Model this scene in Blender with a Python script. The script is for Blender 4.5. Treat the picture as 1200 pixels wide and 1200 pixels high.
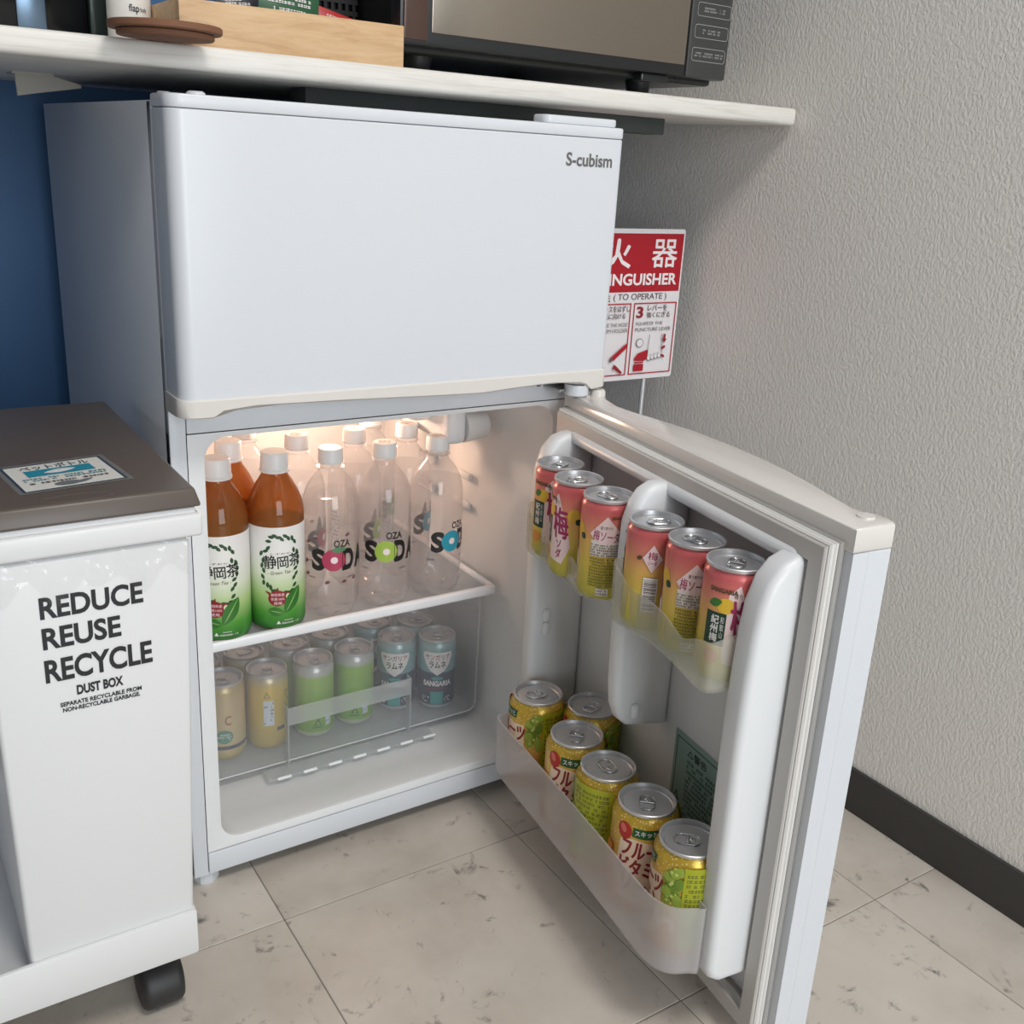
import bpy, bmesh, math, random
from mathutils import Matrix, Vector
random.seed(7)
for o in list(bpy.data.objects): bpy.data.objects.remove(o)
S = bpy.context.scene
COL = S.collection
PI = math.pi

# ------------------------------------------------------------------ camera
F_PX = 1194.9
CC = Vector((-0.2465, -0.9433, 0.79))
CM = ((0.8372485, -0.5440065, 0.0554245), (-0.1364630, -0.3060151, -0.9421956), (0.5295213, 0.7812885, -0.3304474))
cam = bpy.data.cameras.new('camera'); cam.sensor_width = 36; cam.lens = 36 * F_PX / 1200; cam.clip_start = .02
camo = bpy.data.objects.new('camera', cam); COL.objects.link(camo)
camo.matrix_world = Matrix(((CM[0][0], -CM[1][0], -CM[2][0], CC.x), (CM[0][1], -CM[1][1], -CM[2][1], CC.y),
                            (CM[0][2], -CM[1][2], -CM[2][2], CC.z), (0, 0, 0, 1)))
S.camera = camo

# ------------------------------------------------------------------ world, lamps, exposure
W = bpy.data.worlds.new('room_light'); S.world = W; W.use_nodes = True
W.node_tree.nodes['Background'].inputs[0].default_value = (.94, .97, 1.0, 1)
W.node_tree.nodes['Background'].inputs[1].default_value = .11
def area(name, loc, target, sx, sy, power, col):
    l = bpy.data.lights.new(name, 'AREA'); l.shape = 'RECTANGLE'; l.size = sx; l.size_y = sy; l.energy = power; l.color = col
    o = bpy.data.objects.new(name, l); COL.objects.link(o); o.location = loc
    o.rotation_euler = (Vector(target) - Vector(loc)).to_track_quat('-Z', 'Y').to_euler(); return o
area('ceiling_lamp', (.15, -1.5, 2.35), (.3, -.4, .2), .5, .5, 24, (1, .95, .9))
area('window_daylight', (-.12, -3.6, .98), (.2, 0, .4), 1.5, 1.9, 66, (.89, .955, 1))
S.view_settings.view_transform = 'Standard'; S.view_settings.look = 'None'
S.view_settings.gamma = 1; S.view_settings.use_curve_mapping = False
S.view_settings.exposure = -0.21
S.cycles.transparent_max_bounces = 48; S.cycles.max_bounces = 16

# ------------------------------------------------------------------ helpers
def lin(c):
    c /= 255.; return c / 12.92 if c <= .04045 else ((c + .055) / 1.055) ** 2.4
def rgb(r, g, b): return (lin(r), lin(g), lin(b), 1)
def onY(px, py, y):
    d = [sum(CM[k][i] * v for k, v in enumerate(((px - 600) / F_PX, (py - 600) / F_PX, 1))) for i in range(3)]
    k = (y - CC.y) / d[1]; return Vector((CC.x + k * d[0], y, CC.z + k * d[2]))
MATS = {}
def mat(name, col, rough=.5, metal=0., spec=.5, alpha=None, emit=None, coat=0.):
    if name in MATS: return MATS[name]
    m = bpy.data.materials.new(name); m.use_nodes = True; MATS[name] = m
    b = m.node_tree.nodes['Principled BSDF']
    b.inputs['Base Color'].default_value = col; b.inputs['Roughness'].default_value = rough; b.inputs['Metallic'].default_value = metal
    b.inputs['Specular IOR Level'].default_value = spec; b.inputs['Coat Weight'].default_value = coat
    if emit: b.inputs['Emission Color'].default_value = emit[0]; b.inputs['Emission Strength'].default_value = emit[1]
    return m
def N(m, t, **kw):
    n = m.node_tree.nodes.new(t)
    for k, v in kw.items():
        if k in n.inputs: n.inputs[k].default_value = v
        else: setattr(n, k, v)
    return n
def L(m, a, b): m.node_tree.links.new(a, b)
def bsdf(m): return m.node_tree.nodes['Principled BSDF']
def ramp(m, stops, interp='LINEAR'):
    r = m.node_tree.nodes.new('ShaderNodeValToRGB'); r.color_ramp.interpolation = interp
    e = r.color_ramp.elements
    while len(e) < len(stops): e.new(.5)
    for k, (p, c) in zip(e, stops): k.position = p; k.color = c
    return r
def zgrad(name, stops, z0, z1, rough=.3, metal=0., spec=.5, spots=None):
    m = mat(name, (1, 1, 1, 1), rough, metal, spec)
    tc = N(m, 'ShaderNodeTexCoord'); sp = N(m, 'ShaderNodeSeparateXYZ'); mr = N(m, 'ShaderNodeMapRange')
    mr.inputs['From Min'].default_value = z0; mr.inputs['From Max'].default_value = z1
    L(m, tc.outputs['Object'], sp.inputs[0]); L(m, sp.outputs['Z'], mr.inputs['Value'])
    r = ramp(m, stops); L(m, mr.outputs[0], r.inputs[0]); out = r.outputs[0]
    if spots:
        col, scale, thr = spots
        v = N(m, 'ShaderNodeTexVoronoi', Scale=scale); L(m, tc.outputs['Object'], v.inputs['Vector'])
        rr = ramp(m, [(thr, (1, 1, 1, 1)), (thr + .08, (0, 0, 0, 1))]); L(m, v.outputs['Distance'], rr.inputs[0])
        mx = N(m, 'ShaderNodeMix', data_type='RGBA'); L(m, rr.outputs[0], mx.inputs[0]); L(m, out, mx.inputs[6]); mx.inputs[7].default_value = col
        out = mx.outputs[2]
    L(m, out, bsdf(m).inputs['Base Color']); return m
def clear(name, tint, body=0.1, bodycol=(1, 1, 1, 1), rough=.08, ior=1.45, trans=False):
    """thin clear plastic: see-through with a milky share and a fresnel sheen"""
    m = bpy.data.materials.new(name); m.use_nodes = True; nt = m.node_tree; nt.nodes.clear(); MATS[name] = m
    out = N(m, 'ShaderNodeOutputMaterial'); t = N(m, 'ShaderNodeBsdfTransparent'); t.inputs[0].default_value = tint
    d = N(m, 'ShaderNodeBsdfDiffuse'); d.inputs[0].default_value = bodycol
    tr = N(m, 'ShaderNodeBsdfTranslucent'); tr.inputs[0].default_value = bodycol
    ma = N(m, 'ShaderNodeMixShader'); ma.inputs[0].default_value = .45; L(m, d.outputs[0], ma.inputs[1]); L(m, tr.outputs[0], ma.inputs[2])
    a = N(m, 'ShaderNodeMixShader'); a.inputs[0].default_value = body; L(m, t.outputs[0], a.inputs[1]); L(m, ma.outputs[0], a.inputs[2])
    g = N(m, 'ShaderNodeBsdfGlossy'); g.inputs['Roughness'].default_value = rough
    lw_ = N(m, 'ShaderNodeLayerWeight'); lw_.inputs[0].default_value = .5      # Schlick, the same from both sides
    pw = N(m, 'ShaderNodeMath', operation='POWER'); L(m, lw_.outputs['Facing'], pw.inputs[0]); pw.inputs[1].default_value = 4.
    f0 = ((ior - 1) / (ior + 1)) ** 2; fr = N(m, 'ShaderNodeMath', operation='MULTIPLY_ADD'); L(m, pw.outputs[0], fr.inputs[0]); fr.inputs[1].default_value = .75 * min(1, f0 / .04); fr.inputs[2].default_value = f0
    b = N(m, 'ShaderNodeMixShader'); L(m, fr.outputs[0], b.inputs[0]); L(m, a.outputs[0], b.inputs[1]); L(m, g.outputs[0], b.inputs[2])
    L(m, b.outputs[0], out.inputs[0]); return m

def new_bm(): return bmesh.new()
def obj(name, bm, m=None, parent=None, smooth=None, pinv=None):
    bmesh.ops.recalc_face_normals(bm, faces=bm.faces)
    me = bpy.data.meshes.new(name); bm.to_mesh(me); bm.free()
    return objm(name, me, m, parent, smooth)
def objm(name, me, m=None, parent=None, smooth=None):
    o = bpy.data.objects.new(name, me); COL.objects.link(o)
    ms = m if isinstance(m, (list, tuple)) else ([m] if m else [])
    if not me.materials:
        for x in ms: me.materials.append(x)
    if smooth is not None:
        for p in me.polygons: p.use_smooth = True
        ca = math.cos(math.radians(smooth)); 
        bm = bmesh.new(); bm.from_mesh(me)
        for e in bm.edges:
            if len(e.link_faces) == 2: e.smooth = e.link_faces[0].normal.dot(e.link_faces[1].normal) > ca
        bm.to_mesh(me); bm.free()
    if parent is not None:
        o.parent = parent
        if 'pinv' in PINV.get(parent.name, {}): o.matrix_parent_inverse = PINV[parent.name]['pinv']
    return o
PINV = {}
def tag(o, label=None, cat=None, group=None, kind=None):
    if label: o['label'] = label
    if cat: o['category'] = cat
    if group: o['group'] = group
    if kind: o['kind'] = kind
    return o
def thing(name, label, cat, loc=(0, 0, 0), group=None, worldparts=False):
    o = bpy.data.objects.new(name, None); COL.objects.link(o); o.location = loc; o.empty_display_size = .02
    tag(o, label, cat, group)
    if worldparts: PINV[o.name] = {'pinv': Matrix.Translation(-Vector(loc))}
    return o
def dup(root, loc=None, rotz=None, label=None, group=None):
    r = root.copy(); COL.objects.link(r)
    if loc is not None: r.location = loc
    if rotz is not None: r.rotation_euler = (0, 0, rotz)
    if label: r['label'] = label
    if group: r['group'] = group
    def rec(src, dst):
        for ch in KIDS.get(src.name, []):
            c = ch.copy(); COL.objects.link(c); c.parent = dst; c.matrix_parent_inverse = ch.matrix_parent_inverse.copy(); rec(ch, c)
    rec(root, r); return r
KIDS = {}
def kids_index():
    KIDS.clear()
    for o in COL.objects:
        if o.parent: KIDS.setdefault(o.parent.name, []).append(o)
def bev(bm, geom, r, seg=2):
    if r > 0: bmesh.ops.bevel(bm, geom=geom, offset=r, segments=seg, profile=.5, affect='EDGES', clamp_overlap=True)
def box(bm, x0, x1, y0, y1, z0, z1, r=0, seg=2, mi=0):
    g = bmesh.ops.create_cube(bm, size=1)['verts']
    for v in g: v.co = Vector(((x0 + x1) / 2 + v.co.x * (x1 - x0), (y0 + y1) / 2 + v.co.y * (y1 - y0), (z0 + z1) / 2 + v.co.z * (z1 - z0)))
    fs = set(f for v in g for f in v.link_faces)
    for f in fs: f.material_index = mi
    es = list(set(e for v in g for e in v.link_edges)); bev(bm, es, r, seg)
def bxo(name, m, parent, x0, x1, y0, y1, z0, z1, r=0, seg=2, smooth=35):
    bm = new_bm(); box(bm, x0, x1, y0, y1, z0, z1, r, seg); return obj(name, bm, m, parent, smooth)
def prism(bm, poly, axis, d0, d1, r=0, seg=2, mi=0):
    """poly: list of 2-D points in the two other axes (in x,y,z order)"""
    def co(p, d): return {'x': (d, p[0], p[1]), 'y': (p[0], d, p[1]), 'z': (p[0], p[1], d)}[axis]
    a = [bm.verts.new(co(p, d0)) for p in poly]; b = [bm.verts.new(co(p, d1)) for p in poly]
    fs = [bm.faces.new(a), bm.faces.new(b[::-1])]
    n = len(poly)
    for i in range(n): fs.append(bm.faces.new((a[i], b[i], b[(i + 1) % n], a[(i + 1) % n])))
    for f in fs: f.material_index = mi
    bmesh.ops.recalc_face_normals(bm, faces=fs)
    if r: bev(bm, [e for f in fs[:2] for e in f.edges], r, seg)
def lathe(bm, prof, n=32, cx=0, cy=0, rfun=None, cap=True, mi=0):
    rings = []
    for r, z in prof:
        if r < 1e-6: rings.append([bm.verts.new((cx, cy, z))])
        else:
            ring = []
            for k in range(n):
                t = 2 * PI * k / n; rr, zz = rfun(r, z, t) if rfun else (r, z)
                ring.append(bm.verts.new((cx + rr * math.cos(t), cy + rr * math.sin(t), zz)))
            rings.append(ring)
    for a, b in zip(rings, rings[1:]):
        for k in range(n):
            k2 = (k + 1) % n
            if len(a) == 1 and len(b) == 1: continue
            if len(a) == 1: f = bm.faces.new((a[0], b[k], b[k2]))
            elif len(b) == 1: f = bm.faces.new((a[k], b[0], a[k2]))
            else: f = bm.faces.new((a[k], b[k], b[k2], a[k2]))
            f.material_index = mi
def tube(bm, pts, r, n=8, closed=False, flat=1.0, up=Vector((0, 0, 1))):
    pts = [Vector(p) for p in pts]; m = len(pts); rings = []
    for i, p in enumerate(pts):
        if closed: t = pts[(i + 1) % m] - pts[i - 1]
        else: t = pts[min(i + 1, m - 1)] - pts[max(i - 1, 0)]
        t.normalize(); u = up if abs(t.dot(up)) < .95 else Vector((1, 0, 0))
        s = t.cross(u).normalized(); v = s.cross(t)
        rings.append([bm.verts.new(p + s * (r * math.cos(2 * PI * k / n)) + v * (r * flat * math.sin(2 * PI * k / n))) for k in range(n)])
    for i in range(m if closed else m - 1):
        a, b = rings[i], rings[(i + 1) % m]
        for k in range(n): bm.faces.new((a[k], b[k], b[(k + 1) % n], a[(k + 1) % n]))
    if not closed: bm.faces.new(rings[0][::-1]); bm.faces.new(rings[-1])
def rrect(x0, x1, y0, y1, r, n=6):
    out = []
    for cx, cy, a0 in ((x1 - r, y1 - r, 0), (x0 + r, y1 - r, 90), (x0 + r, y0 + r, 180), (x1 - r, y0 + r, 270)):
        for k in range(n + 1):
            a = math.radians(a0 + 90 * k / n); out.append((cx + r * math.cos(a), cy + r * math.sin(a)))
    return out

# ---- flat print: shapes and lettering in a plane, laid on a wall or wrapped on a cylinder
FONT_CACHE = {}
def glyphs(body, bold):
    key = (body, bold)
    if key in FONT_CACHE: return FONT_CACHE[key]
    c = bpy.data.curves.new('lettering', 'FONT'); c.body = body; c.offset = bold; c.resolution_u = 2 if max(map(ord, body)) > 0x2000 else 4; c.align_x = 'LEFT'
    o = bpy.data.objects.new('lettering', c); COL.objects.link(o)
    dg = bpy.context.evaluated_depsgraph_get(); e = o.evaluated_get(dg); me = e.to_mesh()
    vs = [(v.co.x, v.co.y) for v in me.vertices]; fs = [tuple(p.vertices) for p in me.polygons]
    e.to_mesh_clear(); bpy.data.objects.remove(o); bpy.data.curves.remove(c)
    xs = [v[0] for v in vs]; ys = [v[1] for v in vs]
    FONT_CACHE[key] = (vs, fs, (min(xs), max(xs), min(ys), max(ys))); return FONT_CACHE[key]
class Print:
    def __init__(s): s.bm = bmesh.new(); s.mats = []; s.lay = s.bm.verts.layers.float.new('lay'); s.k = 0
    def mi(s, m):
        if m not in s.mats: s.mats.append(m)
        return s.mats.index(m)
    def poly(s, pts, m, up=True):
        if up: s.k += 1
        vs = []
        for x, y in pts:
            v = s.bm.verts.new((x, y, 0)); v[s.lay] = s.k; vs.append(v)
        f = s.bm.faces.new(vs); f.material_index = s.mi(m); return s
    def rect(s, x0, x1, y0, y1, m, r=0): return s.poly(rrect(x0, x1, y0, y1, r, 4) if r else [(x0, y0), (x1, y0), (x1, y1), (x0, y1)], m)
    def ell(s, cx, cy, rx, ry, m, n=20, rot=0, up=True):
        c, q = math.cos(rot), math.sin(rot)
        return s.poly([(cx + c * rx * math.cos(2 * PI * k / n) - q * ry * math.sin(2 * PI * k / n), cy + q * rx * math.cos(2 * PI * k / n) + c * ry * math.sin(2 * PI * k / n)) for k in range(n)], m, up)
    def leaf(s, cx, cy, ln, wd, rot, m, up=True):
        pts = []
        for k in range(13):
            t = k / 12; pts.append((t - .5, math.sin(PI * t) ** .8 * .5 * wd / ln))
        for k in range(11, 0, -1):
            t = k / 12; pts.append((t - .5, -math.sin(PI * t) ** .8 * .5 * wd / ln))
        c, q = math.cos(rot), math.sin(rot)
        return s.poly([(cx + ln * (c * a - q * b), cy + ln * (q * a + c * b)) for a, b in pts], m, up)
    def frame(s, x0, x1, y0, y1, t, m):
        s.k += 1
        for a in ((x0, x1, y0, y0 + t), (x0, x1, y1 - t, y1), (x0, x0 + t, y0 + t, y1 - t), (x1 - t, x1, y0 + t, y1 - t)):
            s.poly([(a[0], a[2]), (a[1], a[2]), (a[1], a[3]), (a[0], a[3])], m, False)
        return s
    def text(s, body, x0, x1, y0, y1, m, bold=0., rot=0., slant=0., up=True):
        if bold > 0 and max(map(ord, body)) > 0x2000:      # heavier strokes for kana and kanji: overprint with small shifts
            sh = bold * (y1 - y0) * .75
            for dx, dy in ((-sh, 0), (sh, 0), (0, sh), (0, -sh)): s.text(body, x0 + dx, x1 + dx, y0 + dy, y1 + dy, m, 0, rot, slant, True)
            return s
        vs, fs, (a, b, c, d) = glyphs(body, bold)
        if up: s.k += 1
        cx, cy = (x0 + x1) / 2, (y0 + y1) / 2; co, si = math.cos(rot), math.sin(rot); nv = []
        for x, y in vs:
            X = (x - (a + b) / 2) / (b - a) * (x1 - x0); Y = (y - (c + d) / 2) / (d - c) * (y1 - y0); X += slant * Y
            v = s.bm.verts.new((cx + co * X - si * Y, cy + si * X + co * Y, 0)); v[s.lay] = s.k; nv.append(v)
        for f in fs:
            try: s.bm.faces.new([nv[i] for i in f]).material_index = s.mi(m)
            except ValueError: pass
        return s
    def fine(s, x0, x1, y0, y1, rows, m, dens=.8, seed=1):
        rnd = random.Random(seed); s.k += 1; rh = (y1 - y0) / rows
        for i in range(rows):
            x = x0; yb = y1 - (i + 1) * rh
            while x < x1 - rh * .3:
                w = rh * rnd.uniform(.25, .9)
                if rnd.random() < dens:
                    for q in range(2):
                        yy = yb + rh * (.15 + .35 * q); s.poly([(x, yy), (min(x + w * .8, x1), yy), (min(x + w * .8, x1), yy + rh * rnd.uniform(.12, .24)), (x, yy + rh * .16)], m, False)
                    s.poly([(x + w * .3, yb + rh * .12), (x + w * .45, yb + rh * .12), (x + w * .45, yb + rh * .75), (x + w * .3, yb + rh * .75)], m, False)
                x += w
        return s
    def cut(s, step):
        xs = [v.co.x for v in s.bm.verts]; x = math.ceil(min(xs) / step) * step
        while x < max(xs):
            bmesh.ops.bisect_plane(s.bm, geom=s.bm.verts[:] + s.bm.edges[:] + s.bm.faces[:], dist=1e-7, plane_co=(x, 0, 0), plane_no=(1, 0, 0)); x += step
    def build(s, name, fn, parent, eps=.00005, step=None):
        if step: s.cut(step)
        bmesh.ops.triangulate(s.bm, faces=[f for f in s.bm.faces if len(f.verts) > 4])
        for v in s.bm.verts: v.co = Vector(fn(v.co.x, v.co.y, v[s.lay] * eps))
        me = bpy.data.meshes.new(name); s.bm.to_mesh(me); s.bm.free()
        return objm(name, me, s.mats, parent)
def cyl(R, z0=0): return lambda x, y, e: ((R + e + .0002) * math.sin(x / R), -(R + e + .0002) * math.cos(x / R), z0 + y)

# ------------------------------------------------------------------ materials of the setting
def wallpaper():
    m = mat('pale_grey_wallpaper', rgb(234, 230, 224), .7, spec=.3)
    tc = N(m, 'ShaderNodeTexCoord'); mp = N(m, 'ShaderNodeMapping'); L(m, tc.outputs['Object'], mp.inputs[0])
    mp.inputs['Scale'].default_value = (1, 1.15, .75)
    n1 = N(m, 'ShaderNodeTexNoise', Scale=230., Detail=2., Roughness=.5, Distortion=.5); L(m, mp.outputs[0], n1.inputs['Vector'])
    n2 = N(m, 'ShaderNodeTexNoise', Scale=300., Detail=2.); L(m, mp.outputs[0], n2.inputs['Vector'])
    r = ramp(m, [(.36, (0, 0, 0, 1)), (.62, (1, 1, 1, 1))]); L(m, n1.outputs[0], r.inputs[0])
    mx = N(m, 'ShaderNodeMix', data_type='FLOAT'); mx.inputs[0].default_value = .25; L(m, r.outputs[0], mx.inputs[2]); L(m, n2.outputs[0], mx.inputs[3])
    b = N(m, 'ShaderNodeBump', Strength=.5, Distance=.0009); L(m, mx.outputs[0], b.inputs['Height']); L(m, b.outputs[0], bsdf(m).inputs['Normal'])
    return m
def marble():
    m = mat('cream_marble_vinyl', rgb(206, 198, 188), .38, spec=.4)
    g = N(m, 'ShaderNodeNewGeometry'); oi = N(m, 'ShaderNodeObjectInfo')
    sc = N(m, 'ShaderNodeVectorMath', operation='SCALE'); L(m, oi.outputs['Random'], sc.inputs[0]); sc.inputs['Scale'].default_value = 9
    ad = N(m, 'ShaderNodeVectorMath', operation='ADD'); L(m, g.outputs['Position'], ad.inputs[0]); L(m, sc.outputs[0], ad.inputs[1])
    n = N(m, 'ShaderNodeTexNoise', Scale=6., Detail=4., Roughness=.6); L(m, ad.outputs[0], n.inputs['Vector'])
    c = ramp(m, [(.3, rgb(190, 181, 170)), (.52, rgb(207, 199, 189)), (.75, rgb(216, 209, 199))]); L(m, n.outputs[0], c.inputs[0])
    v = N(m, 'ShaderNodeTexNoise', Scale=14., Detail=6., Roughness=.7, Distortion=1.6); L(m, ad.outputs[0], v.inputs['Vector'])
    v2 = N(m, 'ShaderNodeTexNoise', Scale=42., Detail=3., Roughness=.6, Distortion=.8); L(m, ad.outputs[0], v2.inputs['Vector'])
    rv = ramp(m, [(.52, (0, 0, 0, 1)), (.64, (1, 1, 1, 1))]); L(m, v.outputs[0], rv.inputs[0])
    rv2 = ramp(m, [(.53, (0, 0, 0, 1)), (.66, (1, 1, 1, 1))]); L(m, v2.outputs[0], rv2.inputs[0])
    mu = N(m, 'ShaderNodeMath', operation='MULTIPLY'); L(m, rv.outputs[0], mu.inputs[0]); L(m, rv2.outputs[0], mu.inputs[1])
    mx = N(m, 'ShaderNodeMix', data_type='RGBA'); L(m, mu.outputs[0], mx.inputs[0]); L(m, c.outputs[0], mx.inputs[6]); mx.inputs[7].default_value = rgb(118, 112, 108)
    L(m, mx.outputs[2], bsdf(m).inputs['Base Color']); return m
def wood(name, c0, c1, c2, scale=(2, 30, 30), rough=.5):
    m = mat(name, c1, rough, spec=.35); tc = N(m, 'ShaderNodeTexCoord'); mp = N(m, 'ShaderNodeMapping'); mp.inputs['Scale'].default_value = scale
    L(m, tc.outputs['Object'], mp.inputs[0]); n = N(m, 'ShaderNodeTexNoise', Scale=3., Detail=5., Roughness=.65, Distortion=.6); L(m, mp.outputs[0], n.inputs['Vector'])
    r = ramp(m, [(.28, c0), (.5, c1), (.72, c2)]); L(m, n.outputs[0], r.inputs[0]); L(m, r.outputs[0], bsdf(m).inputs['Base Color'])
    b = N(m, 'ShaderNodeBump', Strength=.15, Distance=.001); L(m, n.outputs[0], b.inputs['Height']); L(m, b.outputs[0], bsdf(m).inputs['Normal']); return m

# ------------------------------------------------------------------ floor, walls, baseboard
WX, BY = .7868, .58
mt = marble()
X0, X1, Y0, Y1 = -1.43, WX, -2.18, BY
fl = bxo('floor', mat('tile_joint', rgb(138, 131, 124), .8), None, X0, X1, Y0, Y1, -.03, -.0012); tag(fl, kind='structure')
tile_me = None
TX, TY, TP = .0699, -.0862, .3
for i in range(-5, 3):
    for j in range(-7, 3):
        x0, y0 = TX + i * TP, TY + j * TP; x1, y1 = min(x0 + TP, X1), min(y0 + TP, Y1)
        if x1 - x0 < .01 or y1 - y0 < .01: continue
        full = x1 - x0 > TP - .001 and y1 - y0 > TP - .001
        if full and tile_me: o = objm('tile', tile_me, mt, fl)
        else:
            bm = new_bm(); g = .0006; box(bm, g, x1 - x0 - g, g, y1 - y0 - g, -.004, 0, .0006, 1); o = obj('tile', bm, mt, fl)
            if full: tile_me = o.data
        o.location = (x0, y0, 0)
wr = bxo('wall_right', wallpaper(), None, WX, WX + .1, Y0, BY + .1, 0, 2.5); tag(wr, kind='structure')
wb = bxo('wall_back', mat('navy_blue_wall', rgb(62, 104, 150), .5, spec=.4), None, X0, WX, BY, BY + .1, 0, 2.5); tag(wb, kind='structure')
ce = bxo('ceiling', mat('white_ceiling', rgb(238, 237, 234), .8), None, -2.6, WX + .1, -3.9, BY + .1, 2.5, 2.55); tag(ce, kind='structure')
bb = bxo('baseboard_right', mat('charcoal_vinyl_baseboard', rgb(62, 60, 58), .55), None, WX - .006, WX, Y0, BY, 0, .062, .002); tag(bb, kind='structure')

# ------------------------------------------------------------------ refrigerator
white = mat('white_painted_steel', rgb(217, 221, 227), .28, spec=.5)
trimw = mat('warm_white_plastic', rgb(224, 220, 215), .14, spec=.5)
linerw = mat('white_liner_plastic', rgb(230, 232, 234), .35, spec=.45)
black = mat('black_rubber', rgb(30, 30, 30), .6)
darkgap = mat('dark_gap', rgb(40, 41, 44), .7)
FW, FD, FH = .475, .4845, .8165
fr = thing('refrigerator', 'white two-door refrigerator with its lower door open and shelves full of drinks', 'refrigerator', (.2375, .24, 0), worldparts=True)
def cabinet():
    bm = new_bm(); t = .002
    # outer skin: sides, back, top, bottom
    box(bm, 0, t, 0, FD, .02, FH, .0005); box(bm, FW - t, FW, 0, FD, .02, FH, .0005); box(bm, t, FW - t, FD - t, FD, .02, FH)
    box(bm, t, FW - t, 0, FD - t, FH - t, FH); box(bm, t, FW - t, 0, FD - t, .02, .022)
    # freezer block behind the freezer door
    box(bm, t, FW - t, .004, FD - t, .527, FH - t)
    # front flanges: left, right, cross bar, bottom bar
    box(bm, 0, .0155, -.0015, .012, .02, FH, .001); box(bm, .4595, FW, -.0015, .012, .02, FH, .001)
    box(bm, .0165, .4585, -.001, .012, .5235, .56, .0012); box(bm, .0165, .4585, -.0015, .012, .02, .0465, .0012)
    return obj('cabinet', bm, white, fr, 30)
cab = cabinet()
# liner flange with rounded opening and the inner box
def liner():
    bm = new_bm(); n = 6
    OX0, OX1, OZ0, OZ1 = .0335, .4435, .058, .5165
    def ring(x0, x1, z0, z1, r, y): return [bm.verts.new((x, y, z)) for x, z in rrect(x0, x1, z0, z1, r, n)]
    outer = ring(.0165, .4585, .0475, .5225, .0005, 0.); a = ring(OX0 - .004, OX1 + .004, OZ0 - .004, OZ1 + .004, .026, 0.)
    rings = [outer, a, ring(OX0 - .001, OX1 + .001, OZ0 - .001, OZ1 + .001, .023, .0012), ring(OX0, OX1, OZ0, OZ1, .022, .005),
             ring(OX0 + .002, OX1 - .004, OZ0 - .012, OZ1 + .002, .02, .05), ring(OX0 + .004, OX1 - .014, OZ0 - .012, OZ1 + .002, .02, .22), ring(OX0 + .006, OX1 - .02, OZ0 - .012, OZ1 + .002, .02, .40)]
    for p, q in zip(rings, rings[1:]):
        for k in range(len(p)):
            k2 = (k + 1) % len(p); bm.faces.new((p[k], q[k], q[k2], p[k2]))
    bm.faces.new(rings[-1]); return obj('inner_liner', bm, linerw, fr, 50)
ln = liner()
for i, (yy, zz) in enumerate(((.17, .385), (.17, .345), (.26, .385), (.26, .345))):
    bm = new_bm(); box(bm, .422, .4405 - .02 * (yy - .05) / .2, yy - .02, yy + .02, zz - .005, zz + .005, .004, 3); obj('shelf_rail', bm, linerw, ln, 60)
for x in (.03, .445):
    for y in (.02, .44):
        bm = new_bm(); lathe(bm, [(0, 0), (.012, 0), (.0135, .003), (.0135, .016), (.011, .0215), (0, .0215)], 14, x - .012 if x < .1 else x, y, rfun=lambda r, z, t: (r * (1 + .06 * (int(t / (2 * PI) * 14 + .5) % 2)), z)); obj('foot', bm, white, fr, 30)
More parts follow.
